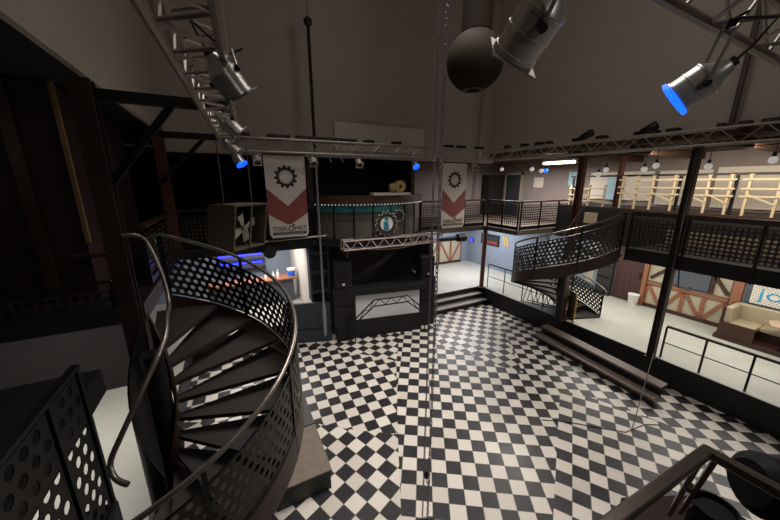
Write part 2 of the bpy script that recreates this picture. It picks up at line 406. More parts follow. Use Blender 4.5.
# ================================================================ SPIRAL STAIRS
def stair(label, cx, cy, t0, sweep, Ro, nst, z0, z1, inner_r, inner_pre, perf_pitch, detail):
    t = thing('spiral_stair', label, 'stair', (cx, cy, z1))
    dth = sweep / nst; dz = (z0 - z1) / (nst)
    P = lambda th, r, z: (cx + r*cos(th), cy + r*sin(th), z)
    zt = lambda th: z0 - (t0 - th) / sweep * (z0 - z1)
    for k in range(nst):
        a, b_ = t0 - k*dth + .06, t0 - (k + 1)*dth - .03 ; z = z0 - dz*(k + .6) - .02
        if z < z1: z = z1 + .05
        th = .05; b = MB(); N = 4; vs = []
        for i in range(N + 1):
            w = a + (b_ - a)*i/N; wi, wo = (w + (.15 if i == 0 else 0), w + (.07 if i == 0 else 0)); vs += [P(wi, .13, z - th), P(wo, Ro - .03, z - th), P(wi, .13, z), P(wo, Ro - .03, z)]
        fs = []
        for i in range(N):
            q = i*4
            fs += [(q, q+4, q+5, q+1), (q+2, q+3, q+7, q+6), (q+1, q+5, q+7, q+3), (q, q+2, q+6, q+4)]
        fs += [(0, 1, 3, 2), (N*4, N*4+2, N*4+3, N*4+1)]
        b.add(vs, fs); b.build('tread', 'treadw', t)
    MB().cyl(P(0, 0, z1 + .02), P(0, 0, z0 - .1), .1, 16).build('newel', 'black', t, smooth=True)
    NS = 60
    ths = [t0 - sweep*i/NS for i in range(NS + 1)]
    b = MB(); vs = []
    for w in ths: vs += [P(w, Ro, zt(w) - .26), P(w, Ro + .02, zt(w) - .26), P(w, Ro + .02, zt(w) + .06), P(w, Ro, zt(w) + .06)]
    fs = []
    for i in range(NS):
        q = i*4; fs += [(q + j, q + (j+1) % 4, q + 4 + (j+1) % 4, q + 4 + j) for j in range(4)]
    b.add(vs, fs + [(0, 3, 2, 1), (NS*4, NS*4+1, NS*4+2, NS*4+3)]); b.build('outer_stringer', 'string', t, smooth=True)
    L = Ro*sweep
    b = MB(); b.perf(lambda s, h: P(t0 - s/L*sweep, Ro + .005, zt(t0 - s/L*sweep) + .1 + h), L, .68, perf_pitch, .31)
    b.build('perforated_panel', 'perf', t, solid=.004)
    rim = MB()
    for h in (.1, .78): rim.tube([P(w, Ro + .005, zt(w) + h) for w in ths], .012, 6)
    rim.build('panel_edge', 'steel', t, smooth=True)
    rl = [P(w, Ro, zt(w) + .94) for w in ths]
    rl = [P(t0 + .04, Ro, z0 + .84), P(t0 + .06, Ro, z0 + .9)] + rl
    e = ths[-1]; rl += [P(e - .05, Ro, zt(e) + .9), P(e - .06, Ro, zt(e) + .82)]
    MB().tube(rl, .024, 10).build('handrail', 'rail', t, smooth=True)
    npst = max(4, round(L / .95))
    for i in range(npst + 1):
        w = t0 - sweep*i/npst
        MB().bar(P(w, Ro + .012, zt(w) - .2), P(w, Ro + .012, zt(w) + .93), .04, .02, up=(cos(w), sin(w), 0)).build('post', 'steel', t)
    ir = list(inner_pre)
    m0 = len(ir)
    for i in range(NS + 1):
        w = ths[i]; f = i / NS
        r = inner_r(f)
        if r is None: continue
        ir.append(P(w, r, zt(w) + .95))
    if len(inner_pre) > 5:
        q = [V(x) for x in inner_pre]; q = [q[0]] + q + [q[-1]]; ir = []
        for a, b_, c, d in zip(q, q[1:], q[2:], q[3:]):
            for k in range(4):
                f = k/4; ir.append((b_*2 + (c - a)*f + (a*2 - b_*5 + c*4 - d)*f*f + (b_*3 - a - c*3 + d)*f*f*f)/2)
    else:
        last = ir[-1]; ir += [(last[0], last[1], last[2] - .1), (last[0] + .05, last[1] - .02, last[2] - .14)]
    MB().tube(ir, .022, 10).build('inner_handrail', 'rail', t, smooth=True)
    b = MB(); NI = 40; vs = []
    for i in range(NI + 1):
        w = t0 - sweep*i/NI; vs += [P(w, .12, zt(w) - .24), P(w, .15, zt(w) - .24), P(w, .15, zt(w) + .3), P(w, .12, zt(w) + .3)]
    fs = []
    for i in range(NI):
        q = i*4; fs += [(q + j, q + (j+1) % 4, q + 4 + (j+1) % 4, q + 4 + j) for j in range(4)]
    b.add(vs, fs + [(0, 3, 2, 1), (NI*4, NI*4+1, NI*4+2, NI*4+3)]); b.build('inner_stringer', 'string', t, smooth=True)
    return t, P, zt
st, P, zt = stair('near dark spiral stair with perforated sides and steel handrails, on the left', -.885, 3.68, R(90), R(281), 1.44, 13, 3.1, .6,
      lambda f: .24 if f < .42 else (.24 + (f - .42)*1.6 if f < .66 else None), [(-1.07, 4.26, 4.16), (-.96, 4.28, 4.16), (-.89, 4.31, 4.1), (-.83, 4.24, 3.98), (-.75, 4.06, 3.78), (-.69, 3.86, 3.5), (-.685, 3.6, 3.4), (-.68, 3.38, 3.3), (-.75, 3.17, 3.15), (-.89, 2.99, 2.9), (-1.01, 2.9, 2.68), (-1.09, 2.86, 2.52), (-1.08, 2.8, 2.44), (-1.03, 2.74, 2.4), (-.95, 2.68, 2.38)], .095, 1)
st2, P2, zt2 = stair('far spiral stair winding around the column on the right platform', 8.62, 5.42, R(262), R(281), 1.43, 13, 3.1, .6,
      lambda f: .26, [(8.6, 5.1, 4.1)], .1, 0)
# solid dark curved plate on the column side of the near stair
b = MB(); vs = []; n = 16
for i in range(n + 1):
    a = R(110 + 150*i/n); vs += [(-.885 + .25*cos(a), 3.68 + .25*sin(a), .6), (-.885 + .27*cos(a), 3.68 + .27*sin(a), .6), (-.885 + .27*cos(a), 3.68 + .27*sin(a), 3.3 - 1.6*i/n), (-.885 + .25*cos(a), 3.68 + .25*sin(a), 3.3 - 1.6*i/n)]
b.add(vs, [(q*4 + j, q*4 + (j+1) % 4, q*4 + 4 + (j+1) % 4, q*4 + 4 + j) for q in range(n) for j in range(4)] + [(0, 3, 2, 1), (n*4, n*4+1, n*4+2, n*4+3)])
b.build('stair_guard', 'black', label='black curved guard plate on the inner side of the near spiral stair', cat='guard')
# curved guard with black and yellow edge at the foot of the far stair
b = MB(); vs = []; n = 10
for i in range(n + 1):
    a = R(-70 + 75*i/n); vs += [(8.72 + .3*cos(a), 5.38 + .3*sin(a), .6), (8.72 + .32*cos(a), 5.38 + .32*sin(a), .6), (8.72 + .32*cos(a), 5.38 + .32*sin(a), 1.5), (8.72 + .3*cos(a), 5.38 + .3*sin(a), 1.5)]
b.add(vs, [(q*4 + j, q*4 + (j+1) % 4, q*4 + 4 + (j+1) % 4, q*4 + 4 + j) for q in range(n) for j in range(4)] + [(0, 3, 2, 1), (n*4, n*4+1, n*4+2, n*4+3)])
g = b.build('stair_guard', 'brownsteel', label='curved brown guard plate with black and yellow edge at foot of far spiral stair', cat='guard')
s = MB()
for i in range(9): s.box(8.81, 8.84, 5.04, 5.085, .64 + i*.1, .69 + i*.1)
s.build('hazard_stripe', 'yellow', g)

# ================================================================ RAILINGS
def mesh_rail(label, A, B, z0, h, npanel, pitch=.1, rail='wood', rw=(.12, .05), pm='mesh', fill=.4, cat='railing', kick=.0, tops=True, panels=True, midrails=0, postm='steel', pr=.045):
    A, B = V((*A, z0)), V((*B, z0)); t = thing('railing', label, cat, tuple(A)); d = (B - A); L = d.length; d.normalize(); up = V((0, 0, 1))
    for i in range(npanel + 1):
        p = A + d*L*i/npanel
        MB().bar(p, p + up*(h - .02), pr).build('post', postm, t)
    if tops: MB().bar(A + up*h, B + up*h, *rw).build('top_rail', rail, t)
    for k in range(midrails):
        z = h*(k + 1)/(midrails + 1); MB().tube([A + up*z, B + up*z], .012, 6).build('mid_rail', postm, t)
    if panels:
        w = L/npanel - .06
        for i in range(npanel):
            o = A + d*(L*i/npanel + .03) + up*(.08 + kick)
            b = MB().perf(lambda s_, h_: o + d*s_ + up*h_, w, h - .2 - kick, pitch, fill, stag=False)
            b.build('mesh_panel', pm, t)
    if kick: MB().bar(A + up*(kick/2 + .02), B + up*(kick/2 + .02), .02, kick).build('kick_plate', 'steel', t)
    return t
mesh_rail('upper gallery railing with perforated panels above the sofa on the right', (8.76, -1.4), (8.76, 4.0), 2.82, 1.18, 5, .085, 'darkcol', (.1, .1), 'mesh', .34, kick=.3)
mesh_rail('upper gallery railing at the far corner above the framed picture', (8.85, 7.47), (8.85, 8.9), 3.08, 1.0, 2, .09, kick=.12)
mesh_rail('upper gallery railing behind the far spiral stair near the door', (8.95, 7.45), (12.9, 7.45), 3.08, 1.0, 4, .09, kick=.12)
mesh_rail('upper gallery railing right of the right hand banner', (5.85, 9.02), (8.75, 9.02), 3.08, 1.0, 3, .09, kick=.12)
mesh_rail('thin black wire railing on the platform edge left of the far stair', (8.93, 6.2), (8.93, 8.72), .6, .98, 3, rail='steel', rw=(.04, .04), panels=False, midrails=1, pr=.025)
mesh_rail('low black railing on the platform edge in front of the cream sofa', (8.9, -.6), (8.9, 2.93), .6, .82, 5, rail='darkcol', rw=(.05, .05), panels=False, midrails=1, pr=.035)
mesh_rail('dark railing of the left gallery beyond the near stair', (-1.25, 6.0), (-1.25, 8.9), 3.1, .95, 3, .09, kick=.1, pm='perf')
mesh_rail('dark mesh railing at the end of the left gallery near the pine batten', (-2.6, 5.16), (-1.5, 5.16), 3.0, .45, 1, .1, kick=0, pm='mesh', rail='steel', rw=(.05, .03))
mesh_rail('dark mesh railing behind the left hand banner', (-1.1, 9.05), (2.1, 9.05), 3.1, .95, 4, .09, kick=.1, pm='perf')

# near perforated railing panels at the bottom left
t = thing('railing', 'near black perforated railing at the bottom left of the view', 'railing', (-.72, .6, 3.08))
for y0, y1 in ((.2, 1.5), (1.54, 1.77)):
    b = MB().perf(lambda s_, h_: (-.72, y0 + s_, 3.1 + h_), y1 - y0, .76, .08, .34); b.build('perforated_panel', 'steel', t, solid=.004)
for y in (.2, 1.52, 1.79): MB().bar((-.72, y, 3.08), (-.72, y, 3.88), .025).build('post', 'steel', t)
MB().bar((-.72, .2, 3.89), (-.72, 1.8, 3.89), .03, .02).build('top_rail', 'steel', t)
MB().bar((-.72, .2, 3.09), (-.72, 1.8, 3.09), .03, .02).build('bottom_rail', 'steel', t)

# near railing at the bottom right with the things beside it
t = thing('railing', 'near worn steel railing corner at the bottom right of the view', 'railing', (.96, .19, 3.1))
MB().bar((.3, .215, 4.09), (.972, .19, 4.09), .026, .018).build('top_rail', 'rail', t, bevel=.004)
MB().bar((.96, .2, 4.09), (.96, -.4, 4.09), .024, .022).build('side_rail', 'rail', t, bevel=.004)
for x, y in ((.965, .175), (.925, .19)): MB().bar((x + .33, y + .1, 3.585), (x, y, 4.075), .011).build('post', 'rail', t)
MB().tube([(.94, .16, 3.86), (.945, -.4, 3.86)], .006, 6).build('lower_wire', 'steel', t)
MB().box(1.1, 1.13, .225, .24, 3.84, 3.855).build('clamp', 'chrome', t)
b = MB().hexa([(.9,.1,3.53),(1.5,.1,3.53),(1.52,.26,3.53),(1.2,.41,3.53)], [(.9,.1,3.56),(1.5,.1,3.56),(1.52,.26,3.56),(1.2,.41,3.56)])
b.build('shelf_board', 'brownsteel', label='brown worn board under the near railing corner', cat='board')

# ================================================================ STEPS, PLATFORM STAIR UNIT
t = thing('steps', 'wide grey steps up to the bright far platform', 'steps', (7.3, 8.75, 0))
for k in range(2):
    y = 8.5 + .25*k; z = .2*(k + 1)
    MB().box(5.95, 8.78, y, y + .3, z - .045, z).build('tread', 'step', t, bevel=.006)
    MB().box(5.95, 8.78, y + .04, y + .25, .002 + .2*k, z - .046).build('riser', 'plinth', t)
t = thing('bench_steps', 'long dark two-step unit along the right platform edge', 'steps', (8.2, 4.0, 0))
def slab(x0a, x0b, w, z, h, n, m):   # runs v 2.45 -> 5.7, slightly skewed
    return MB().hexa([(x0b, 2.46, z-h), (x0b+w, 2.46, z-h), (x0a+w, 5.66, z-h), (x0a, 5.66, z-h)], [(x0b, 2.46, z), (x0b+w, 2.46, z), (x0a+w, 5.66, z), (x0a, 5.66, z)]).build(n, m, t, bevel=.008)
slab(7.92, 7.64, .27, .2, .06, 'lower_board', 'bench'); slab(8.22, 7.9, .3, .4, .06, 'upper_board', 'bench')
slab(7.97, 7.69, .02, .14, .1, 'lower_apron', 'plinth'); slab(8.27, 7.95, .02, .34, .2, 'upper_apron', 'plinth')
for y in (2.6, 4.05, 5.5):
    f = (y - 2.46)/3.2
    MB().box(7.7 + .28*f, 7.76 + .28*f, y - .03, y + .03, .004, .14).build('leg', 'steel', t)
    MB().box(8.1 + .28*f, 8.16 + .28*f, y - .03, y + .03, .004, .34).build('leg', 'steel', t)
# podium boxes by the near stair
for name, lab, y0, y1, m in (('podium_box', 'worn brown-topped low podium box beside the near stair', 3.86, 4.92, 'podium'), ('podium_box', 'grey-topped low podium box behind the brown one', 4.95, 5.85, 'podgrey')):
    t = thing(name, lab, 'box', (.6, (y0+y1)/2, 0))
    MB().box(.1, .97, y0, y1, .34, .372).build('top_board', m, t, bevel=.004)
    MB().box(.12, .95, y0 + .015, y1 - .015, .003, .34).build('body', 'podgreen', t)

# ================================================================ DJ STAGE
struct('wall_stage', 'charcoal', (2.05, 5.9, 9.2, 9.35, 0, 2.9))
struct('trim_stage_side', 'matte', (5.75, 5.92, 8.3, 9.3, 0, 2.95))
P0, P1 = V((2.98, 8.29, 0)), V((5.22, 7.86, 0)); D = (P1 - P0).normalized(); BK = V((-D.y, D.x, 0)) if D.x > 0 else V((D.y, -D.x, 0)); UP = V((0, 0, 1)); BL = (P1 - P0).length
def obx(o, d, n, l0, l1, b0, b1, z0, z1):
    q = [o + d*l0 + n*b0, o + d*l1 + n*b0, o + d*l1 + n*b1, o + d*l0 + n*b1]
    return MB().hexa([p + UP*z0 for p in q], [p + UP*z1 for p in q])
t = thing('dj_booth', 'black stage booth with white front panel below the curved balcony', 'booth', tuple((P0 + P1)/2))
obx(P0, D, BK, 0, BL, 0, .7, .004, .6).build('base', 'black', t)
obx(P0, D, BK, .06, BL - .06, .05, .7, .6, 1.42).build('body', 'black', t)
obx(P0, D, BK, .12, BL - .08, .02, .05, .58, 1.42).build('front_panel', 'cloth', t)
obx(P0, D, BK, -.12, BL + .12, -.08, .75, 1.42, 1.6).build('counter_top', 'black', t, bevel=.01)
# trapezoid arch truss standing in front of the booth
pts = [(2.78, 8.0, .62), (3.55, 7.93, 1.32), (4.62, 7.75, 1.34), (5.35, 7.6, .62)]
t = thing('arch_truss', 'black trapezoid arch truss standing in front of white booth panel', 'truss', (4.0, 7.8, 0))
for dz in (0, -.2):
    MB().tube([(2.78, 8.0, .62 + dz*.6), (3.55, 7.93, 1.3 + dz), (4.62, 7.75, 1.32 + dz), (5.35, 7.6, .62 + dz*.6)], .022, 6).build('chord', 'steel', t)
b = MB()
for (a0, a1, k0, k1, n) in ((V(pts[0]), V(pts[1]), .6, 1, 5), (V(pts[1]), V(pts[2]), 1, 1, 6), (V(pts[2]), V(pts[3]), 1, .6, 5)):
    for i in range(n):
        f, g = i/n, (i + 1)/n
        b.tube([a0.lerp(a1, f) + V((0, 0, -.02 if i % 2 else -.2*(k0 + (k1-k0)*f))), a0.lerp(a1, g) + V((0, 0, -.2*(k0 + (k1-k0)*g) if i % 2 else -.02))], .012, 5)
b.build('lacing', 'steel', t)
for x, y in ((2.78, 8.0), (2.95, 7.98), (5.2, 7.63), (5.35, 7.6)): MB().tube([(x, y, .003), (x, y, .62)], .02, 6).build('leg', 'steel', t)

def speaker(label, x, y, w, dp, z0, z1, rot, cones):
    t = thing('speaker', label, 'speaker', (x, y, z0))
    d = V((cos(rot), sin(rot), 0)); n = V((-sin(rot), cos(rot), 0)); o = V((x, y, 0)) - d*w/2
    obx(o, d, n, 0, w, 0, dp, z0 + .002, z1 - .002).build('cabinet', 'fabricbk', t, bevel=.012)
    gr = obx(o, d, n, .03, w - .03, -.012, 0, z0 + .03, z1 - .03).build('grille', 'black', t)
    for i in range(cones):
        zc = z0 + (z1 - z0)*(i + .5)/cones; p = o + d*w/2 + UP*zc - n*.012
        MB().lathe(p, p - n, [(0, w*.36), (.012, w*.36), (.012, w*.3), (.002, w*.1), (.006, .001)], 18, cap=False).build('cone', 'steel', gr, smooth=True)
    return t
sp = speaker('tall black speaker on top of the left stage stack', 2.72, 8.25, .52, .5, 1.7, 2.5, -.17, 1)
MB().box(2.68, 2.75, 8.21, 8.225, 1.8, 1.86).build('badge', 'bucketw', sp)
speaker('black subwoofer in the middle of the left stage stack', 2.72, 8.25, .62, .6, 1.12, 1.7, -.17, 1)
speaker('black subwoofer at the bottom of the left stage stack', 2.72, 8.25, .62, .6, .42, 1.12, -.17, 1)
speaker('black floor riser box under the left stage speakers', 2.72, 8.25, .5, .5, .0, .42, -.17, 1)
sp = speaker('black speaker on top of the right stage stack', 5.56, 8.05, .46, .5, 1.72, 2.4, -.17, 1)
MB().box(5.53, 5.57, 8.02, 8.03, 1.8, 1.85).build('badge', 'bucketw', sp)
speaker('black subwoofer in the middle of the right stage stack', 5.56, 8.05, .54, .6, .9, 1.72, -.17, 1)
speaker('black subwoofer at the bottom of the right stage stack', 5.56, 8.05, .54, .6, .0, .9, -.17, 1)
# small desk lamp on the booth right end
t = thing('desk_lamp', 'small black lamp on the right end of the booth counter', 'lamp', (4.95, 8.2, 1.6))
MB().cyl((4.95, 8.2, 1.6), (4.95, 8.2, 1.63), .08).build('base', 'steel', t)
MB().tube([(4.95, 8.2, 1.62), (4.93, 8.2, 1.95), (5.02, 8.15, 2.0)], .014, 6).build('arm', 'steel', t)
MB().lathe((5.0, 8.16, 2.0), (5.1, 8.1, 1.85), [(0, .02), (.05, .06), (.14, .08)], 12).build('lamp_shade', 'black', t, smooth=True)
# thin pole at the left end of the booth, thin curved light bar under the low truss
MB().tube([(3.02, 8.75, 1.6), (3.0, 8.6, 2.86)], .015, 6).build('stand_pole', 'alu', label='thin grey pole rising from left end of the booth to the low truss', cat='pole')
MB().tube([(3.6 + .17*i, 8.35 - .03*sin(pi*i/10), 2.78 - .05*sin(pi*i/10)) for i in range(11)], .03, 8).build('curved_bar', 'alu', smooth=True, label='thin curved pale bar hanging under the low balcony truss', cat='bar')

# curved balcony above the stage
cb = (3.95, 10.55); rb = 2.42
A0, A1 = R(-137), R(-43)
t = thing('balcony', 'curved balcony with red-brown top, teal band and grey mesh front', 'balcony', (3.95, 8.4, 2.95))
def arc_wall(r0, r1, z0, z1, a0=A0, a1=A1, n=28):
    b = MB(); vs = []
    for i in range(n + 1):
        a = a0 + (a1 - a0)*i/n; vs += [(cb[0] + r0*cos(a), cb[1] + r0*sin(a), z0), (cb[0] + r1*cos(a), cb[1] + r1*sin(a), z0), (cb[0] + r1*cos(a), cb[1] + r1*sin(a), z1), (cb[0] + r0*cos(a), cb[1] + r0*sin(a), z1)]
    return b.add(vs, [(q*4 + j, q*4 + (j+1) % 4, q*4 + 4 + (j+1) % 4, q*4 + 4 + j) for q in range(n) for j in range(4)] + [(0, 3, 2, 1), (n*4, n*4+1, n*4+2, n*4+3)])
arc_wall(rb - .3, rb + .06, 4.13, 4.36).build('top_board', 'balc', t, smooth=True)
arc_wall(rb - .04, rb, 3.9, 4.12, A0, R(-72)).build('teal_band', 'teal', t, smooth=True)
arc_wall(.2, rb + .08, 2.92, 3.1).build('floor_slab', 'black', t)
LA = rb*(A1 - A0)
b = MB().perf(lambda s_, h_: (cb[0] + (rb-.03)*cos(A0 + s_/rb), cb[1] + (rb-.03)*sin(A0 + s_/rb), 3.14 + h_), LA, .95, .06, .4, stag=False); b.build('mesh_front', 'meshg', t)
arc_wall(rb - .12, rb - .1, 3.1, 3.62).build('lower_board', 'greyb', t, smooth=True)
for i in range(8):
    a = A0 + (A1 - A0)*i/7; MB().tube([(cb[0] + rb*cos(a), cb[1] + rb*sin(a), 3.1), (cb[0] + rb*cos(a), cb[1] + rb*sin(a), 4.13)], .022, 6).build('post', 'steel', t)
b = MB()
for i in range(40):
    a = A0 + (A1 - A0)*(i + .5)/40; b.box(cb[0] + (rb+.06)*cos(a) - .012, cb[0] + (rb+.06)*cos(a) + .012, cb[1] + (rb+.06)*sin(a) - .012, cb[1] + (rb+.06)*sin(a) + .012, 4.1, 4.13)
b.build('light_string', 'bulb', t)
struct('wall_balcony', 'charcoal', (2.1, 5.75, 11.0, 11.15, 3.0, 5.7), (2.1, 2.25, 9.3, 11.0, 3.0, 5.7), (5.6, 5.75, 9.3, 11.0, 3.0, 5.7))
# gear sign
ex, ez = V((1, 0, 0)), V((0, 0, 1))
t = thing('gear_sign', 'gear-shaped sign with teal figure letter and small gear, on balcony front', 'sign', (4.05, 8.05, 3.25))
go = (4.06, 8.09, 3.55)
b = MB().ring(gear(14, .29, .34), circ(.21, 112), go, ex, ez, .03); b.build('gear_rim', 'ink', t)
b = MB().ring(gear(14, .315, .37), gear(14, .28, .33), (go[0], go[1] + .006, go[2]), ex, ez, .022); b.build('gear_outline', 'cream', t)
MB().prism(circ(.215, 40), (go[0], go[1] + .004, go[2]), ex, ez, .02).build('disc', 'white', t)
b = MB().prism(circ(.065, 20), (go[0] - .01, go[1] - .018, go[2] + .145), ex, ez, .012)
b.prism([(-.1, .06), (.05, .06), (.08, -.18), (-.08, -.18)], (go[0] - .01, go[1] - .018, go[2]), ex, ez, .012)
b.build('figure_letter', 'dial', t)
b = MB().prism([(.1, .12), (.15, .11), (.09, -.09), (.05, -.15)], (go[0], go[1] - .016, go[2]), ex, ez, .01); b.build('white_swoosh', 'bannerw', t)
MB().prism(gear(9, .13, .17), (4.5, 8.13, 3.76), ex, ez, .02).build('small_gear', 'ink', t)
MB().ring(gear(9, .16, .2), gear(9, .125, .165), (4.5, 8.135, 3.76), ex, ez, .016).build('small_gear_outline', 'cream', t)
# board with pale roll on the balcony rail
t = thing('shelf_board', 'pale board lying on the balcony top under the pale roll', 'board', (4.22, 8.15, 4.37))
MB().box(3.62, 4.82, 8.0, 8.28, 4.365, 4.44).build('board', 'wgrey', t, bevel=.006)
t = thing('foam_roll', 'pale yellow hollow roll lying on the balcony board', 'roll', (4.4, 8.14, 4.44))
b = MB().ring([(x*1.0, y) for x, y in circ(.17, 24)], circ(.05, 24), (4.5, 8.04, 4.612), ex, ez, -.2); b.build('roll', 'foam', t, smooth=True)
b = MB().lathe((4.18, 8.14, 4.57), (4.38, 8.14, 4.58), [(0, .07), (.03, .11), (.1, .125), (.2, .12)], 16); b.build('roll_tail', 'foam', t, smooth=True)
# big white board on the back wall
MB().box(2.86, 5.85, 8.95, 9.0, 5.62, 6.38).build('wall_board', 'wgrey', label='wide pale board fixed on the back wall above the truss', cat='board')

# ================================================================ BANNERS
def banner(label, x0, x1, y, z0, z1):
    w = x1 - x0; h = z1 - z0; cx = (x0 + x1)/2; k = w/.95
    t = thing('banner', label, 'banner', (cx, y, z0))
    Pp = lambda b, px, py, m, n, dy=.0, dep=.004: b
    cl = MB().prism([(x0, z0 + .05*h), (x0 + .05, z0), (x1 - .05, z0), (x1, z0 + .05*h), (x1, z1), (x0, z1)], (0, y, 0), ex, ez, -.012).build('cloth', 'bannerw', t)
    # red chevron
    a, c = z0 + h*.61, z0 + h*.39
    MB().prism([(x0, a), (x0, z0 + h*.30), (cx - .05, z0 + h*.165), (cx + .05, z0 + h*.165), (x1, z0 + h*.30), (x1, a), (cx, c)], (0, y - .004, 0), ex, ez, -.003).build('red_chevron', 'bannerr', cl)
    g = (cx, y - .004, z0 + h*.745)
    MB().ring(gear(12, .225*k, .275*k), circ(.145*k, 96), g, ex, ez, -.003).build('gear_print', 'ink', cl)
    MB().ring(circ(.165*k, 48), circ(.155*k, 48), (g[0], y - .008, g[2]), ex, ez, -.002).build('gear_ring', 'bannerw', cl)
    yy = y - .005
    text('lettering', 'TOEK', .15*k, 'ink', cl, (cx - .235*k, yy, z0 + h*.085), ex, ez, width=.36*k)
    text('lettering', 'MST', .15*k, 'ink', cl, (cx + .27*k, yy, z0 + h*.085), ex, ez, width=.29*k)
    MB().ring(gear(10, .062*k, .078*k), circ(.045*k, 80), (cx + .035*k, y - .004, z0 + h*.11), ex, ez, -.003).build('gear_letter', 'ink', cl)
    MB().prism(gear(8, .024*k, .032*k), (cx + .1*k, y - .004, z0 + h*.155), ex, ez, -.003).build('small_gear', 'ink', cl)
    MB().prism([(cx - .41*k, z0 + h*.035), (cx + .41*k, z0 + h*.035), (cx + .41*k, z0 + h*.068), (cx - .41*k, z0 + h*.068)], (0, y - .004, 0), ex, ez, -.003).build('tagline_bar', 'ink', cl)
    text('tagline', 'D(-.685, 3.6, 3.4), (-.68, 3.38, 3.3), (-.75, 3.17, 3.15), (-.89, 2.99, 2.9), (-1.01, 2.9, 2.68), (-1.09, 2.86, 2.52), (-1.08, 2.8, 2.44), (-1.03, 2.74, 2.4), (-.95, 2.68, 2.38) & EVENTS', .06*k, 'bannerw', cl, (cx, y - .009, z0 + h*.041), ex, ez, .002, width=.7*k)
    MB().tube([(x0 - .03, y, z1), (x1 + .03, y, z1)], .018, 6).build('top_bar', 'steel', t)
    for x in (x0 + .08, x1 - .08): MB().tube([(x, y, z1), (x, y, 5.42)], .008, 5).build('tie', 'rope', t)
banner('left hand gear banner hanging beside the wooden crate', .84, 1.8, 8.15, 3.36, 5.37)
banner('right hand gear banner hanging beside the chains', 5.76, 6.66, 7.72, 3.34, 5.3)

# ================================================================ SPOTLIGHTS
def par_can(label, rear, front, r, hang, group=None, gel=None, yoke=True, plate=True, cable=True, big=False):
    rear, front, hang = V(rear), V(front), V(hang); t = thing('spotlight', label, 'spotlight', tuple((rear + front)/2), group)
    L = (front - rear).length; d = (front - rear).normalized()
    prof = [(0, r*.42), (L*.06, r*.5), (L*.22, r*.62), (L*.34, r*.93), (L*.37, r), (L*.38, r*1.04), (L*.41, r*1.04), (L*.42, r), (L*.66, r), (L*.665, r*1.04), (L*.69, r*1.04), (L*.695, r), (L*.93, r), (L*.935, r*1.06), (L, r*1.06), (L, r*.97), (L*.8, r*.9)]
    can = MB().lathe(rear, front, prof, 28).build('can', 'par', t, smooth=True)
    MB().cyl(rear - d*L*.1, rear + d*.01, r*.3, 12).build('rear_cap', 'black', can)
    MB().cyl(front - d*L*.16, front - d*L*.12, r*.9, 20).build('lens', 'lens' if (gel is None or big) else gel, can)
    m = rear + d*L*.5; a = d.cross(hang - m)
    if a.length < 1e-3: a = V((1, 0, 0))
    a.normalize(); hd = (hang - m).normalized(); hh = (hang - m).length
    yk = MB().tube([m + a*r*1.12, m + a*r*1.12 + hd*hh*.85, m - a*r*1.12 + hd*hh*.85, m - a*r*1.12], r*.09, 6).build('yoke', 'alu', t)
    for s_ in (1, -1): MB().cyl(m + a*s_*r*1.0, m + a*s_*r*1.3, r*.2, 8).build('knob', 'black', yk)
    MB().bar(m + hd*hh*.83, hang, r*.3, r*.3).build('clamp', 'steel', yk)
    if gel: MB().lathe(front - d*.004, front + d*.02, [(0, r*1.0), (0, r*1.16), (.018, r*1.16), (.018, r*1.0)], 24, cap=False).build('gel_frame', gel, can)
    elif plate:
        u2 = d.cross(a).normalized(); h = r*1.12
        MB().ring([(h*c[0], h*c[1]) for c in ((1,0),(1,.5),(1,1),(.5,1),(0,1),(-.5,1),(-1,1),(-1,.5),(-1,0),(-1,-.5),(-1,-1),(-.5,-1),(0,-1),(.5,-1),(1,-1),(1,-.5))], circ(r*.9, 16), front + d*.004, a, u2, .006).build('gel_frame', 'alu', can)
    if cable:
        p = rear - d*L*.1
        MB().tube([p, p - d*.06 + V((0, 0, .02)), p - d*.1 + hd*.1, hang + V((.06, .02, .02)), hang + V((.14, .0, .06))], .008, 6).build('cable', 'black', t, smooth=True)
    return t
par_can('large polished spotlight at top centre right beside the globe lamp', (1.17, .88, 5.45), (1.16, 1.09, 5.25), .093, (1.13, .82, 5.54))
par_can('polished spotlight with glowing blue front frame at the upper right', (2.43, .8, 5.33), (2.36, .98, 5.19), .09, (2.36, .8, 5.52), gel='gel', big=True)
par_can('nearest polished spotlight on the left overhead truss', (.0, 2.35, 5.46), (.14, 2.38, 5.26), .088, (.05, 2.45, 5.5))
par_can('middle polished spotlight on the left overhead truss', (.0, 4.2, 5.47), (.19, 4.2, 5.27), .082, (.08, 4.3, 5.52))
par_can('farthest polished spotlight on the left overhead truss, above a blue lamp', (.06, 6.3, 5.42), (.23, 6.3, 5.24), .085, (.15, 6.4, 5.5))
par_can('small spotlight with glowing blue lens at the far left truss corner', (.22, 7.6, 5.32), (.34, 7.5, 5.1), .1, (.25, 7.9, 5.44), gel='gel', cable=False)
bk = [(.68, 'small spotlight at the top left of the left banner'), (1.95, 'small white-fronted spotlight right of the left banner'), (3.15, 'small spotlight hung from back truss above the balcony roll'),
      (4.88, 'small blue-lit spotlight hung from back truss left of the chains'), (5.78, 'small spotlight at the top of the right banner'), (7.1, 'small spotlight at the right end of the back truss')]
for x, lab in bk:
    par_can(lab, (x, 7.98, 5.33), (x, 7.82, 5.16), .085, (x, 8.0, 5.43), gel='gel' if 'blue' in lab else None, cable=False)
for x in (2.36, 2.68):
    MB().bar((x, 7.98, 5.44), (x + .06, 7.95, 5.22), .025).build('clamp_bar', 'alu', label='short pale clamp bar hanging from back truss, %s of two' % ('left' if x < 2.5 else 'right'), cat='clamp')
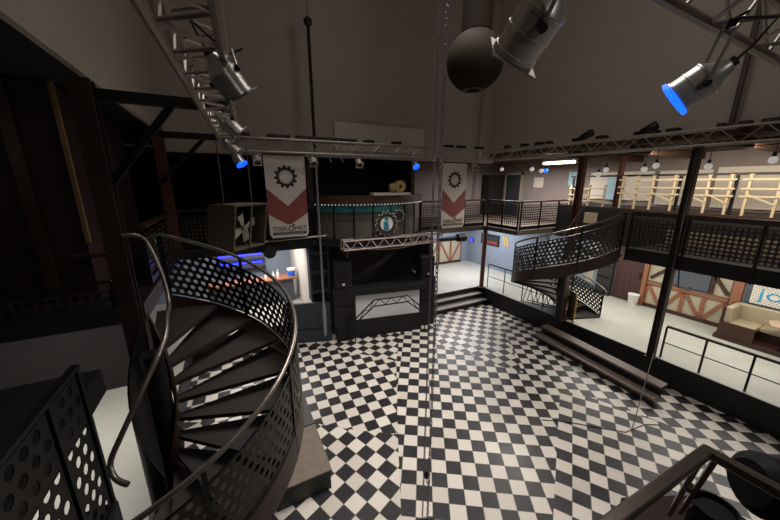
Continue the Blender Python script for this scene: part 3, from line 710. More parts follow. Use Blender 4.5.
for i, x in enumerate([.48, 1.08, 1.35, 1.73, 2.02, 2.32, 2.58, 2.93, 3.49, 4.31, 6.04, 6.5, 7.2]):
    y = 8.15 - (x - .15)*.046; w = .12 if i not in (5, 7) else .2
    MB().box(x - w, x + w, y - .1, y + .1, 5.73, 5.81).build('cable_box', 'black', label='small black box lying on top of the back truss', cat='box', group='boxes on the back truss')
for i, y in enumerate([7.29, 6.74, 6.3, 6.02, 5.33, 4.76, 4.05, 3.77, 3.45, 2.75, 2.45, 2.15]):
    x = 7.72 + (8.05 - y)*.1745; w = .1 + .05*(i % 3)
    MB().box(x - .1, x + .1, y - w/2, y + w/2, 5.735 + (.01), 5.83).build('cable_box', 'black', label='small black box lying on top of the right truss', cat='box', group='boxes on the right truss')
for y, lab in ((5.15, 'small dark lamp lying on the right truss nearest the far column'), (3.9, 'small dark lamp lying on the right truss between two black boxes')):
    x = 7.72 + (8.05 - y)*.1745
    MB().lathe((x, y + .14, 5.8), (x + .05, y - .16, 5.95), [(0, .04), (.06, .08), (.3, .1), (.34, .08)], 12).build('lamp_head', 'steel', smooth=True, label=lab, cat='spotlight')
# black cylinders under the banners
b = MB().lathe((5.85, 8.0, 2.92), (6.9, 7.9, 2.95), [(0, .05), (.3, .06), (.75, .08), (.76, .13), (1.05, .14)], 16).build('spotlight', 'black', smooth=True, label='long black follow spotlight below the right banner', cat='spotlight')
b = MB().lathe((.76, 8.4, 3.06), (.78, 8.02, 3.02), [(0, .08), (.1, .14), (.38, .15)], 16).build('spotlight', 'black', smooth=True, label='short black spotlight below the left banner', cat='spotlight')
MB().tube([(.2, 8.3, 3.25), (2.3, 8.3, 3.3)], .025, 6).build('pipe', 'alu', label='horizontal grey pipe along the foot of the left banner', cat='pipe')

# ================================================================ HANGING THINGS
# chains
def chain(label, x, y, z0, z1, pitch, r, tr, m):
    b = MB(); n = int((z1 - z0)/pitch)
    for i in range(n):
        zc = z0 + pitch*(i + .5); pts = []
        for k in range(8):
            a = 2*pi*k/8; h = r*cos(a); v = pitch*.68*sin(a)
            pts.append((x + (h if i % 2 else 0), y + (0 if i % 2 else h), zc + v))
        b.tube(pts, tr, 4, closed=True)
    return b.build('chain', m, label=label, cat='chain', smooth=True)
chain('left thin one of two long chains hanging in the middle', 1.99, 2.83, .02, 10.48, .05, .012, .0055, 'chainm')
chain('right thicker one of two long chains hanging in the middle', 2.05, 2.79, .02, 10.48, .055, .017, .007, 'chainm')
t = thing('chain_hook', 'small steel hook with black ball near the bottom of the left chain', 'hook', (1.99, 2.79, .8))
MB().lathe((1.99, 2.77, .78), (1.99, 2.77, .9), [(0, .01), (.02, .032), (.06, .04), (.1, .03), (.12, .01)], 12).build('ball', 'black', t, smooth=True)
MB().tube([(1.99, 2.77, .78), (1.99, 2.76, .72), (2.02, 2.76, .69), (2.04, 2.76, .72)], .008, 6).build('hook', 'chrome', t)
b = MB()
for i in range(14): b.tube([(2.05 + .05*cos(i*1.7) + .03*cos(a), 2.72 + .05*sin(i*2.3) + .03*sin(a), .012 + .003*i) for a in [2*pi*k/8 for k in range(8)]], .006, 4, closed=True)
b.build('chain_pile', 'rail', label='small heap of loose chain on the floor under the chains', cat='chain')
# tall pole on the left
t = thing('hanging_pole', 'tall thin pale pole hanging in front of the stage left of the speakers', 'pole', (2.12, 8.3, .3))
MB().tube([(2.12, 8.3, 1.3), (2.12, 8.3, 5.6)], .028, 8).build('tube', 'polew', t, smooth=True)
MB().tube([(2.12, 8.3, 5.6), (2.12, 8.3, 8.3)], .04, 8).build('upper_tube', 'steel', t, smooth=True)
MB().lathe((2.12, 8.3, .28), (2.12, 8.3, 1.32), [(0, .02), (.1, .05), (.9, .055), (1.04, .03)], 10).build('sleeve', 'polew', t, smooth=True)
MB().lathe((2.12, 8.3, 8.28), (2.12, 8.3, 8.46), [(0, .05), (.05, .1), (.13, .1), (.18, .05)], 10).build('pulley', 'steel', t, smooth=True)
MB().tube([(2.12, 8.3, 8.45), (2.12, 8.3, 10.49)], .01, 5).build('cord', 'rope', t)
for x0, x1, z1, lab in ((7.78, 7.62, 4.1, 'left'), (7.86, 7.7, 4.1, 'right')):
    MB().tube([(x0, 8.5, 10.49), (x0 - .02, 8.5, 7.0), (x1, 8.5, z1)], .012, 5).build('rope', 'rope', label='%s one of two thin ropes hanging by the far right truss corner' % lab, cat='rope')
# suspension rods of the right truss
MB().bar((8.55, 2.6, 5.72), (8.55, 2.6, 10.49), .07).build('hanger_pole', 'darkcol', label='dark pole rising from the right truss behind the blue spotlight', cat='pole')
# globe lamp
t = thing('globe_lamp', 'large dull brown globe lamp on a thick stem hanging from above', 'lamp', (4.35, 5.0, 6.4))
prof = [(.0, .17), (.0, .2)] + [(.52 - .52*cos(a), .52*sin(a)) for a in [R(24 + i*(156 - 24)/14) for i in range(15)]]
prof = [(z, r) for z, r in prof]
MB().lathe((4.35, 5.0, 6.38), (4.35, 5.0, 7.5), [(.52 - .52*cos(R(a)), .52*sin(R(a))) for a in range(22, 160, 8)], 32, cap=False).build('globe', 'gold', t, smooth=True)
MB().lathe((4.35, 5.0, 6.41), (4.35, 5.0, 6.6), [(0, .2), (0, .14), (.12, .12)], 24, cap=False).build('opening_ring', 'brownsteel', t, smooth=True)
MB().cyl((4.35, 5.0, 6.52), (4.35, 5.0, 6.54), .13, 16).build('diffuser', 'cream', t)
MB().cyl((4.35, 5.0, 7.36), (4.35, 5.0, 10.48), .27, 28).build('stem', 'gold', t, smooth=True)
# hanging crate with fan
t = thing('hanging_crate', 'open grey wooden crate with fan blades hung on two ropes, left of banner', 'crate', (.15, 7.0, 3.4))
ca = R(42); cd = V((cos(ca), sin(ca), 0)); cn = V((-sin(ca), cos(ca), 0)); co = V((.12, 7.05, 3.86)); tilt = V((0, 0, 1)) + cn*-.2
def cp_(a, b_, c): return co + cd*a + cn*b_ + tilt*c
def cbx(a0, a1, b0, b1, c0, c1):
    return MB().hexa([cp_(a0,b0,c0), cp_(a1,b0,c0), cp_(a1,b1,c0), cp_(a0,b1,c0)], [cp_(a0,b0,c1), cp_(a1,b0,c1), cp_(a1,b1,c1), cp_(a0,b1,c1)])
for nm, a in (('side_board', (-.42, -.39, -.35, .35, -.42, .42)), ('side_board', (.39, .42, -.35, .35, -.42, .42)), ('top_board', (-.42, .42, -.35, .35, .42, .45)), ('bottom_board', (-.42, .42, -.35, .35, -.45, -.42)), ('back_board', (-.39, .39, .32, .35, -.42, .42))):
    cbx(*a).build(nm, 'crate', t)
cbx(-.03, .0, -.36, -.33, -.42, .42).build('slat', 'crate', t)
hub = cp_(.08, -.05, -.05)
for k in range(4):
    a = 2*pi*k/4 + .4; q = hub + cd*.3*cos(a) + tilt*.3*sin(a); pr = (-cd*sin(a) + tilt*cos(a))*.1
    MB().hexa([hub - pr*.3 - cn*.01, hub + pr*.3 - cn*.04, q + pr - cn*.06, q - pr - cn*.01], [hub - pr*.3, hub + pr*.3 - cn*.03, q + pr - cn*.05, q - pr]).build('fan_blade', 'cardb', t)
MB().cyl(hub - cn*.08, hub + cn*.3, .06, 12).build('fan_hub', 'alu', t)
for a in (-.35, .35):
    p = cp_(a, 0, .45); MB().tube([p, (p.x, p.y, 5.44)], .012, 5).build('rope', 'rope', t)

# ================================================================ LEFT SIDE: dark cabin and bar
t = thing('cabin', 'dark red clad cabin on the left gallery with pine edge', 'cabin', (-3.3, 5.6, 3.1))
MB().box(-4.9, -1.74, 5.45, 8.3, 3.11, 5.88).build('cladding', 'cabin', t)
MB().box(-1.735, -1.69, 5.4, 5.45, 3.95, 5.88).build('corner_batten', 'batten', t)
MB().box(-2.22, -2.1, 5.4, 5.45, 3.4, 5.88).build('dark_batten', 'wood', t)
MB().box(-1.9, -1.45, 5.3, 5.44, 3.76, 3.8).build('ledge', 'brownsteel', t)
for x in (-1.7, -1.55): MB().cyl((x, 5.3, 3.78), (x, 5.29, 3.78), .02, 8).build('screw_head', 'chrome', t)
# dark slate boarding left of the stage
t = thing('low_partition', 'dark slate boarded low partition left of the stage', 'partition', (1.6, 8.7, 0))
MB().hexa([(1.05, 8.86, .003), (2.36, 8.45, .003), (2.4, 8.55, .003), (1.08, 8.96, .003)], [(1.05, 8.86, 1.26), (2.36, 8.45, 1.26), (2.4, 8.55, 1.26), (1.08, 8.96, 1.26)]).build('boarding', 'navy', t)
MB().bar((1.08, 8.84, .45), (2.36, 8.44, .45), .015, .03).build('batten', 'black', t)
t = thing('open_shelf', 'tall dark slate shelf standing behind the low partition', 'shelf', (2.15, 9.0, 1.27))
MB().box(1.88, 1.93, 8.75, 9.05, 1.27, 2.9).build('side', 'navy', t); MB().box(2.42, 2.47, 8.75, 9.05, 1.27, 2.9).build('side', 'navy', t)
MB().box(1.93, 2.42, 9.02, 9.05, 1.27, 2.9).build('back', 'navy', t)
for z in (1.5, 2.1, 2.7): MB().box(1.93, 2.42, 8.76, 9.02, z, z + .035).build('shelf', 'navy', t)
t = thing('bar_counter', 'wooden bar counter in the bright room behind the near stair', 'counter', (.6, 11.0, .6))
MB().box(-.9, 1.75, 10.9, 11.3, .603, 1.42).build('body', 'slate', t)
MB().box(-1.0, 1.85, 10.8, 11.4, 1.42, 1.48).build('counter_top', 'redwood', t, bevel=.008)
t = thing('lit_shelf', 'blue-lit bottle shelf behind the bar counter', 'shelf', (.3, 12.4, 1.4))
MB().box(-.6, 1.0, 12.5, 12.58, 1.4, 2.45).build('back_panel', 'slate', t)
for z in (1.6, 1.9, 2.2): MB().box(-.6, 1.0, 12.3, 12.5, z, z + .03).build('shelf', 'navy', t)
for z in (1.64, 1.94, 2.24): MB().box(-.55, .9, 12.46, 12.495, z + .12, z + .17).build('light_strip', 'led', t)
t = thing('bucket', 'blue bucket with white rim at the right end of bar counter', 'bucket', (1.72, 11.05, 1.482))
MB().lathe((1.72, 11.05, 1.482), (1.72, 11.05, 1.8), [(0, .12), (.2, .14)], 16).build('body', 'bucketb', t, smooth=True)
MB().lathe((1.72, 11.05, 1.682), (1.72, 11.05, 1.8), [(0, .143), (.07, .15)], 16).build('rim', 'bucketw', t, smooth=True)
for i, (x, h) in enumerate(((1.1, .24), (1.25, .3), (.85, .2))):
    MB().lathe((x, 11.0, 1.482), (x, 11.0, 2), [(0, .04), (h*.6, .04), (h*.75, .015), (h, .015)], 10).build('bottle', 'bucketw', smooth=True, label='white bottle on the bar counter, %s' % ('beside the tallest one', 'tallest of the three', 'shortest of the three')[i], cat='bottle', group='bottles on the bar')
MB().box(1.95, 2.0, 9.1, 12.6, .6, 2.9).build('bar_side_wall', 'wgrey', kind='structure')

# ================================================================ RIGHT SIDE, LOWER ROOM
# timber framed wainscot on far back wall
def wainscot(label, o, d, L, z0, z1, n):
    o, d = V(o), V(d); nn = d.cross(UP).normalized(); t = thing('wainscot', label, 'wall panelling', tuple(o))
    def bx(l0, l1, b0, b1, a, c): return obx(o, d, nn, l0, l1, b0, b1, a, c)
    bx(0, L, .0, .02, z0, z1).build('infill_panel', 'cream', t)
    bx(0, L, .02, .07, z1 - .1, z1).build('top_rail', 'redwood', t); bx(0, L, .02, .06, z0 + .003, z0 + .12).build('bottom_rail', 'wood', t)
    w = L/n
    for i in range(n + 1): bx(max(0, i*w - .05), min(L, i*w + .05), .02, .05, z0 + .12, z1 - .1).build('stud', 'redwood', t)
    for i in range(n):
        a, c = (i*w + .05, (i+1)*w - .05) if i % 2 == 0 else ((i+1)*w - .05, i*w + .05)
        MB().bar(o + d*a + nn*.035 + UP*(z1 - .12), o + d*c + nn*.035 + UP*(z0 + .13), .03, .09).build('brace', 'redwood', t)
wainscot('cream panelled timber wainscot on the far wall beside the chains', (7.9, 12.58, 0), (1, 0, 0), 2.85, .6, 1.9, 4)
wainscot('cream panelled timber wainscot between the plank door and the sofa', (12.38, 4.85, 0), (0, -1, 0), 1.95, .6, 1.5, 4)
for y0, y1, n in ((3.95, 4.8, 'left'), (3.3, 3.9, 'middle')): pass
for y0, y1, lab, m in ((3.35, 4.2, 'slate grey wall panel above the cream wainscot', 'slate'), (.4, 2.6, 'long slate grey wall panel above the cream sofa', 'slate')):
    MB().box(12.33, 12.39, y0, y1, 1.56, 2.6).build('wall_panel', m, label=lab, cat='panel')
t = thing('wall_bracing', 'dark timber fork bracing on cream panel left of orange post', 'bracing', (12.36, 3.1, 1.5))
MB().box(12.36, 12.39, 2.9, 3.33, 1.52, 2.6).build('infill', 'cream', t)
MB().bar((12.34, 3.28, 1.55), (12.34, 3.28, 2.55), .04, .1).build('upright', 'wood', t); MB().bar((12.34, 3.28, 2.1), (12.34, 2.92, 1.6), .04, .09).build('brace', 'wood', t); MB().bar((12.34, 3.28, 2.1), (12.34, 2.92, 2.5), .04, .09).build('brace', 'wood', t)
t = thing('wall_bracing', 'dark timber fork bracing on cream panel beside the plank door', 'bracing', (12.36, 4.6, 1.5))
MB().box(12.36, 12.39, 4.25, 4.85, 1.52, 2.6).build('infill', 'cream', t)
MB().bar((12.34, 4.3, 1.55), (12.34, 4.3, 2.55), .04, .1).build('upright', 'wood', t); MB().bar((12.34, 4.3, 2.1), (12.34, 4.78, 1.62), .04, .09).build('brace', 'wood', t); MB().bar((12.34, 4.3, 2.1), (12.34, 4.78, 2.5), .04, .09).build('brace', 'wood', t)
MB().box(12.27, 12.395, 2.66, 2.86, .602, 2.8).build('timber_post', 'redwood', label='orange-brown timber post on the wall left of the poster', cat='post')
MB().box(12.27, 12.395, 4.86, 4.98, .602, 2.8).build('timber_post', 'redwood', label='orange-brown timber post right of the plank door', cat='post')
t = thing('door_1', 'red-brown plank door in the lower right room', 'door', (12.35, 5.4, .6)); t['kind'] = 'structure'
for i in range(5): MB().box(12.33, 12.39, 5.0 + i*.17, 5.165 + i*.17, .61, 2.62).build('plank', 'door', t)
MB().box(12.29, 12.33, 5.06, 5.1, 1.5, 1.7).build('handle', 'chrome', t)
t = thing('locker', 'dark slatted locker left of the plank door', 'locker', (12.3, 6.1, .6))
MB().box(12.2, 12.39, 5.9, 6.4, .603, 2.6).build('body', 'matte', t)
for z in (.9, 1.3, 1.7, 2.1, 2.45): MB().box(12.18, 12.2, 5.92, 6.38, z, z + .03).build('shelf_edge', 'steel', t)
t = thing('bucket', 'white bucket on the platform floor in front of plank door', 'bucket', (12.1, 5.05, .6))
MB().lathe((12.1, 5.05, .602), (12.1, 5.05, 1.2), [(0, .12), (.34, .16), (.36, .17), (.38, .17)], 18).build('body', 'bucketw', t, smooth=True)
# white cross-marked panel behind the stair
t = thing('marked_panel', 'grey wall panel with pale cross behind the far spiral stair', 'panel', (12.36, 7.0, .7))
MB().box(12.35, 12.39, 6.42, 7.75, .62, 2.75).build('panel', 'blue', t)
MB().box(12.33, 12.35, 6.6, 6.85, .9, 2.7).build('pale_bar', 'cream', t); MB().box(12.325, 12.345, 6.45, 7.15, 1.5, 1.85).build('pale_bar', 'cream', t)
t = thing('framed_picture', 'dark framed picture with red lower field on blue-grey wall', 'picture', (11.18, 10.95, 1.75))
MB().box(11.15, 11.2, 10.38, 11.55, 1.76, 2.28).build('frame', 'steel', t); MB().box(11.14, 11.152, 10.44, 11.49, 1.82, 2.22).build('picture', 'glass', t)
MB().prism([(0, 0), (.8, 0), (.78, .16), (.1, .14)], (11.14, 11.25, 1.82), (0, -1, 0), (0, 0, 1), .004).build('red_field', 'redpic', t)
for i in range(2):
    MB().bar((11.185, 10.16 - .16*i, 2.3), (11.185, 9.98 - .16*i, 1.85), .02, .07).build('wall_mark', 'yellow', label='pale yellow slanted stripe on blue-grey wall, %s of two' % ('left', 'right')[i], cat='stripe')
t = thing('wall_lamp', 'small blue lamp on the blue-grey wall left of the red-brown column', 'lamp', (11.15, 12.2, 1.8))
MB().box(11.14, 11.2, 12.1, 12.28, 1.7, 1.9).build('housing', 'steel', t); MB().box(11.13, 11.14, 12.12, 12.26, 1.72, 1.88).build('light', 'led', t)
# black zig-zag frame under the far stair
t = thing('zigzag_frame', 'black wire zigzag frame standing under the far spiral stair', 'frame', (9.0, 6.5, .6))
a, c = V((8.95, 7.0, .61)), V((9.35, 6.05, .61)); b = MB(); n = 3
for k in (0, .06):
    o = V((k*4, 0, 0))
    for i in range(n):
        p, q = a.lerp(c, i/n) + o, a.lerp(c, (i+1)/n) + o; m_ = (p + q)/2 + UP*.85
        b.tube([p, m_], .014, 5); b.tube([m_, q], .014, 5)
b.build('diagonals', 'steel', t)
for z in (0, .85): MB().tube([a + UP*z, c + UP*z], .015, 5).build('bar', 'steel', t); MB().tube([a + UP*z + V((.24, 0, 0)), c + UP*z + V((.24, 0, 0))], .015, 5).build('bar', 'steel', t)
# sofa corner
t = thing('corner_sofa', 'cream corner sofa on brown plinth at the right edge', 'sofa', (11.9, 1.9, .6))
MB().hexa([(11.45, -.6, .603), (12.3, -.6, .603), (12.3, 2.8, .603), (11.45, 2.8, .603)], [(11.45, -.6, .72), (12.3, -.6, .72), (12.3, 2.8, .72), (11.45, 2.8, .72)]).build('plinth', 'wood', t, bevel=.01)
MB().box(11.95, 12.28, -.5, 2.66, .72, .98).build('seat_base', 'wood', t); MB().box(11.52, 11.97, 2.2, 2.66, .72, .98).build('seat_base', 'wood', t)
MB().box(11.8, 12.16, -.5, 2.1, .98, 1.1).build('seat', 'sofa', t, bevel=.03); MB().box(11.5, 12.16, 2.1, 2.6, .98, 1.1).build('seat', 'sofa', t, bevel=.03)
MB().box(12.14, 12.28, -.5, 2.66, 1.08, 1.52).build('backrest', 'sofa', t, bevel=.03); MB().box(11.5, 12.14, 2.56, 2.7, 1.08, 1.52).build('backrest', 'sofa', t, bevel=.03)
MB().box(11.46, 12.3, 2.7, 2.74, .72, 1.5).build('side_panel', 'wood', t); MB().box(11.44, 11.5, 2.08, 2.74, .72, 1.1).build('end_panel', 'wood', t)
t = thing('table', 'small pinkish table standing before the cream corner sofa', 'table', (11.55, 1.55, .72))
MB().prism([(-.3, -.6), (.28, -.6), (.28, .4), (.1, .52), (-.3, .4)], (11.6, 1.45, 1.34), (1, 0, 0), (0, 1, 0), .04).build('tabletop', 'tabletop', t, bevel=.008)
MB().cyl((11.6, 1.5, .74), (11.6, 1.5, 1.34), .04, 12).build('leg', 'chrome', t, smooth=True); MB().cyl((11.6, 1.5, .722), (11.6, 1.5, .74), .18, 18).build('foot', 'steel', t)
# poster with blue lettering
t = thing('poster', 'white poster with blue lettering and black dots above the sofa', 'poster', (12.3, 2.0, 1.5))
MB().box(12.3, 12.325, 1.3, 2.5, 1.56, 2.08).build('sheet', 'white', t)
b = MB()
for i in range(30):
    for j in range(13):
        if (i + j) % 2 == 0 and not (3 < j < 9 and 2 < i < 27): b.box(12.296, 12.3, 1.32 + i*.039, 1.34 + i*.039, 1.575 + j*.038, 1.595 + j*.038)
b.build('dot_pattern', 'ink', t)
text('lettering', 'jobs', .44, 'posterb', t, (12.294, 1.9, 1.72), (0, -1, 0), (0, 0, 1), width=.95)
# thin hanging rod below the gallery
MB().tube([(9.0, 3.0, 2.84), (9.0, 2.94, 2.38), (9.0, 2.72, 2.36), (9.0, 2.74, 2.45)], .014, 6).build('hook_rod', 'steel', label='black hooked rod hanging from the gallery beside the dark column', cat='rod')
MB().tube([(8.1, 11.0, 2.9), (8.1, 11.0, .95)], .014, 6).build('hanging_rod', 'alu', label='thin grey rod hanging over the bright far platform', cat='rod')
MB().tube([(7.18, 2.12, .012), (6.94, 2.27, .012), (6.36, 2.34, .012), (5.91, 2.75, .012), (5.54, 3.09, .012), (5.2, 3.3, .012)], .008, 5).build('floor_cable', 'black', label='thin black cable lying loosely across the tiles at the right', cat='cable')
MB().tube([(6.5, 2.3, .014), (8.56, 2.95, .8), (8.58, 3.0, 5.3)], .01, 5).build('cord', 'rope', label='thin grey cord running down the dark column to the tiles', cat='cord')

# ================================================================ RIGHT SIDE, UPPER GALLERY
t = thing('door_2', 'dark door with lit pale frame on the upper gallery', 'door', (12.97, 11.4, 3.1)); t['kind'] = 'structure'
MB().box(12.95, 12.99, 11.0, 11.9, 3.1, 5.1).build('leaf', 'navy', t)
for a in ((12.93, 13.0, 10.88, 11.0, 3.1, 5.2), (12.93, 13.0, 11.9, 11.97, 3.1, 5.2), (12.93, 13.0, 10.88, 11.97, 5.1, 5.2)): MB().box(*a).build('door_frame', 'cream', t)
MB().box(11.9, 12.95, 12.05, 12.58, 3.09, 5.1).build('cupboard', 'dwall', label='tall dark cupboard left of the upper gallery door', cat='cupboard')
MB().box(12.96, 12.995, 9.75, 10.25, 4.5, 4.95).build('wall_sign', 'white', label='small white sheet on the wall right of the upper gallery door', cat='sign')
t = thing('fluorescent_light', 'lit fluorescent tube light above the upper gallery', 'light', (9.9, 6.9, 5.4))
MB().box(9.82, 9.98, 6.4, 7.5, 5.4, 5.62).build('housing', 'white', t)
for x in (9.86, 9.94): MB().cyl((x, 6.42, 5.36), (x, 7.48, 5.36), .035, 10).build('tube', 'tube', t)
def bulb(x, y, z, lab, m='bulb', r=.07):
    t = thing('pendant_bulb', lab, 'light bulb', (x, y, z), None)
    MB().lathe((x, y, z - r), (x, y, z + r), [(r - r*cos(R(a)), r*sin(R(a))) for a in range(8, 178, 17)], 12).build('bulb', m, t, smooth=True)
    MB().cyl((x, y, z + r*.9), (x, y, z + r*2), .03, 8).build('socket', 'black', t)
    MB().tube([(x, y, z + r*2), (x, y, 5.62)], .006, 4).build('cord', 'black', t)
bl = [(8.82, 5.27, 'white bulb above the upper gallery door'), (7.49, 5.22, 'white bulb left of the lit tube light'), (6.95, 5.16, 'glowing blue bulb in front of the lit tube light'), (7.12, 5.16, 'white bulb touching the blue bulb'),
      (5.28, 5.0, 'lower white bulb right of the far column'), (5.1, 5.12, 'upper white bulb right of the far column'), (4.2, 5.1, 'left white bulb over the middle pale frame'), (3.97, 5.18, 'right white bulb over the middle pale frame'),
      (3.02, 5.12, 'white bulb just right of the dark column top'), (2.12, 5.2, 'white bulb nearest the right edge')]
for y, z, lab in bl: bulb(9.3, y, z - .06, lab + ' on the upper gallery', 'bluelamp' if 'glowing' in lab else 'bulb')
MB().tube([(9.3, 8.9 - .55*i, 5.42 + (.03 if i % 2 else 0)) for i in range(16)], .008, 5).build('light_cable', 'black', label='black cable carrying the row of bulbs along the upper gallery', cat='cable')
MB().tube([(9.35, -2.9, 5.52), (9.35, 12.4, 5.52)], .05, 8).build('duct_pipe', 'wood', label='long brown pipe under the upper gallery roof', cat='pipe')
for i, y in enumerate((-.9, .9, 2.6, 4.4, 6.0)):
    MB().box(9.0, 13.0, y - .06, y + .06, 5.42, 5.62).build('roof_beam', 'roofwood', label='brown roof beam over the right gallery, %s' % ('frontmost', 'second from the front', 'middle one of five', 'second from the back', 'rearmost by the lit tube')[i], cat='beam')
MB().box(11.2, 11.26, 1.4, 7.3, 4.9, 4.96).build('dark_rail', 'steel', label='long dark rail behind the pale pine frames on the tier', cat='rail')
for y in (1.5, 3.05, 4.15, 5.6, 7.2): MB().box(11.2, 11.26, y - .03, y + .03, 3.92, 4.9).build('rail_post', 'steel', label='dark post under the long dark rail on the tier, %s' % {1.5: 'rightmost', 3.05: 'second from the right', 4.15: 'middle one', 5.6: 'second from the left', 7.2: 'leftmost'}[y], cat='post')
# pale frames on the tier
def pale_frame(label, y0, y1, posts, z0=3.92, z1=4.9, brace=True, floating=False):
    t = thing('pine_frame', label, 'frame', (11.1, (y0+y1)/2, z0))
    for y in posts: MB().box(11.05, 11.1, y - .024, y + .024, z0, z1).build('upright', 'pale', t)
    for z in (z1 - .1, z1 - .32, z1 - .5): MB().box(11.02, 11.05, y0, y1, z - .021, z + .021).build('rail', 'pale', t)
    if brace:
        for a, c in zip(posts[:-1], posts[1:]): MB().bar((11.035, a, z1 - .45), (11.035, c, z0 + .3), .025, .035).build('brace', 'pale', t)
    for y in posts: MB().box(11.04, 11.12, y - .04, y + .04, z1, z1 + .02).build('cap', 'pale', t)
pale_frame('pale pine frame behind the red-brown column, leftmost on the tier', 5.95, 7.2, [7.15, 6.5, 6.0], z1=4.62)
pale_frame('pale pine frame in the middle of the raised tier', 4.05, 5.6, [5.5, 5.1, 4.7, 4.2])
pale_frame('pale pine frame just right of the dark column on the tier', 3.0, 4.0, [3.95, 3.5, 3.1])
pale_frame('pale pine frame at the right edge on the raised tier', 1.5, 2.9, [2.78, 2.3, 1.7])
for y0, y1, z0, z1, lab, m in ((5.5, 7.6, 4.1, 5.1, 'white wall board behind the leftmost pale frame', 'white'), (4.05, 5.35, 4.0, 5.1, 'white wall board behind the middle pale frame', 'white'), (2.55, 3.95, 4.0, 5.16, 'bright wall board behind the pale frame right of dark column', 'white'), (.6, 2.3, 4.0, 5.1, 'grey wall board at the right edge of the upper gallery', 'wgrey')):
    MB().box(12.9, 12.99, y0, y1, z0, z1).build('wall_board', m, label=lab, cat='board')
for y, z0, z1, lab in ((8.2, 4.6, 5.15, 'pale blue sheet under the tube light, left of the pale frames'), (6.65, 4.1, 4.9, 'pale blue sheet between the two leftmost pine frames')):
    MB().box(12.8, 12.84, y - .25, y + .25, z0, z1).build('blue_sheet', 'pblue', label=lab, cat='sheet')
MB().box(10.66, 10.7, 5.9, 6.3, 3.4, 3.75).build('notice', 'cream', label='small square notice on the black tier front', cat='notice')
MB().box(10.7, 10.76, -2.9, 7.3, 3.92, 3.96).build('tier_edge', 'wood', label='brown edge board along the raised tier', cat='board')

# near things at the bottom right
def drum(label, p, q, r):
    t = thing('spotlight', label, 'spotlight', tuple(p)); L = (V(q) - V(p)).length
    MB().lathe(p, q, [(0, r*.7), (L*.1, r), (L*.9, r), (L*.92, r*1.05), (L, r*1.05), (L, r*.92), (L*.9, r*.85)], 24).build('can', 'black', t, smooth=True)
    d = (V(q) - V(p)).normalized()
    MB().lathe(V(p) + d*L*.4, q, [(0, r*1.02), (.012, r*1.02)], 24).build('band', 'steel', t)
drum('large black lamp housing at the bottom right corner', (1.22, .15, 3.9), (1.44, .0, 3.84), .085)
drum('black round lamp housing below the near railing', (1.27, .2, 3.562), (1.27, .2, 3.72), .055)

# ================================================================ LIGHTS
def area(name, loc, sx, sy, e, col=(1, .95, .88), rot=(0, 0, 0), spread=None):
    l = bpy.data.lights.new(name, 'AREA'); l.shape = 'RECTANGLE'; l.size = sx; l.size_y = sy; l.energy = e; l.color = col
    if spread: l.spread = spread
    o = bpy.data.objects.new(name, l); COL.objects.link(o); o.location = loc; o.rotation_euler = rot; return o
def spot(name, loc, tgt, e, ang=70, blend=.6, size=.15, col=(1, .94, .86)):
    l = bpy.data.lights.new(name, 'SPOT'); l.energy = e; l.spot_size = R(ang); l.spot_blend = blend; l.shadow_soft_size = size; l.color = col
    o = bpy.data.objects.new(name, l); COL.objects.link(o); o.location = loc
    o.rotation_euler = (V(tgt) - V(loc)).to_track_quat('-Z', 'Y').to_euler(); return o
def point(name, loc, e, size=.1, col=(1, .95, .88)):
    l = bpy.data.lights.new(name, 'POINT'); l.energy = e; l.shadow_soft_size = size; l.color = col
    o = bpy.data.objects.new(name, l); COL.objects.link(o); o.location = loc; return o
area('platform_light', (10.6, 2.0, 2.78), 2.4, 3.5, 105, (1, .96, .87))
area('platform_light_2', (11.0, 5.8, 2.78), .7, 3, 80, (1, .96, .87))
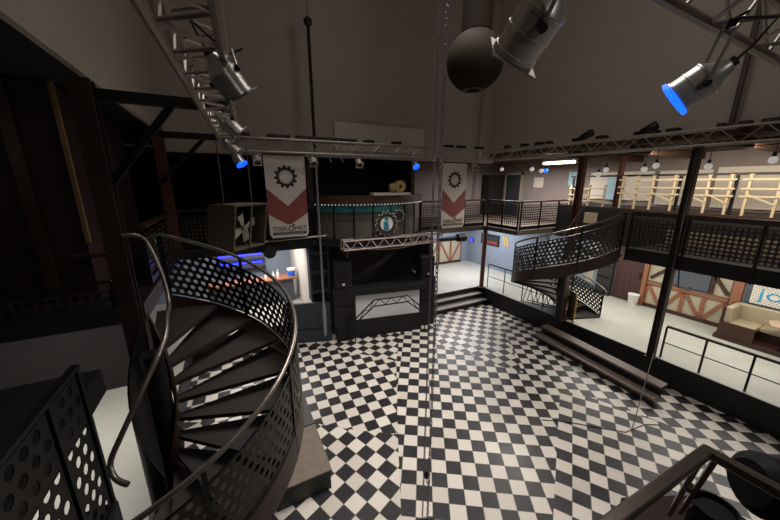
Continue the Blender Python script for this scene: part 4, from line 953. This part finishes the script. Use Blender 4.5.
area('platform_light_3', (9.2, 10.3, 2.9), 3, 2.4, 170, (.97, .97, 1))
area('bar_light', (.6, 10.6, 2.82), 2.2, 2.0, 120, (1, .96, .93))
area('left_light', (-3.0, 5.6, 2.8), 1.6, 1.6, 75, (1, .96, .9))
area('gallery_light', (9.7, 2.6, 5.36), .6, 4.5, 125, (1, .86, .68), rot=(0, R(-50), 0))
area('gallery_light_2', (10.6, 8.6, 5.36), .5, 3.0, 230, (1, .93, .86))
area('hall_light', (2.7, 4.4, 10.2), 3, 3, 140, (1, .95, .89), spread=R(72))
spot('hall_spot', (9.2, 6.6, 5.45), (5.0, 5.6, 0), 530, 105, .8, .2)
spot('hall_spot_2', (9.2, 1.4, 5.45), (5.6, 2.2, 0), 340, 105, .8, .2)
spot('booth_fill', (4.2, 6.5, 5.3), (4.1, 8.1, 1.0), 110, 75, .9, .2, (1, .95, .94))  # added spot that brightens the white booth panel
spot('stair_fill', (5.0, 1.6, 6.2), (-.5, 3.7, 1.8), 200, 50, .9, .25)  # added spot that lifts the outer side of the near stair
point('hall_fill', (4.0, 2.6, 8.2), 125, 1.0, (1, .93, .86))
point('near_fill', (1.4, -1.9, 5.9), 38, .25, (1, .94, .88))  # added lamp behind the camera, brightens the near cans and rail
point('cabin_fill', (-2.6, 3.6, 5.2), 3, .3, (1, .9, .8))
w = bpy.data.worlds.new('World'); S.world = w; w.use_nodes = True
w.node_tree.nodes['Background'].inputs[0].default_value = (.5, .48, .46, 1); w.node_tree.nodes['Background'].inputs[1].default_value = .01

# ================================================================ CAMERA
cam = bpy.data.cameras.new('camera'); co_ = bpy.data.objects.new('camera', cam); COL.objects.link(co_)
cam.sensor_width = 36; cam.lens = 308*36/780; cam.clip_start = .02
co_.location = (0, 0, 4.72); co_.rotation_euler = (R(90 - 14.1), 0, R(-27.3))
S.camera = co_
S.view_settings.view_transform = 'Standard'; S.view_settings.look = 'None'; S.view_settings.gamma = 1; S.view_settings.use_curve_mapping = False
S.view_settings.exposure = 0
for o in list(S.objects):
    if '_w' in o: del o['_w']
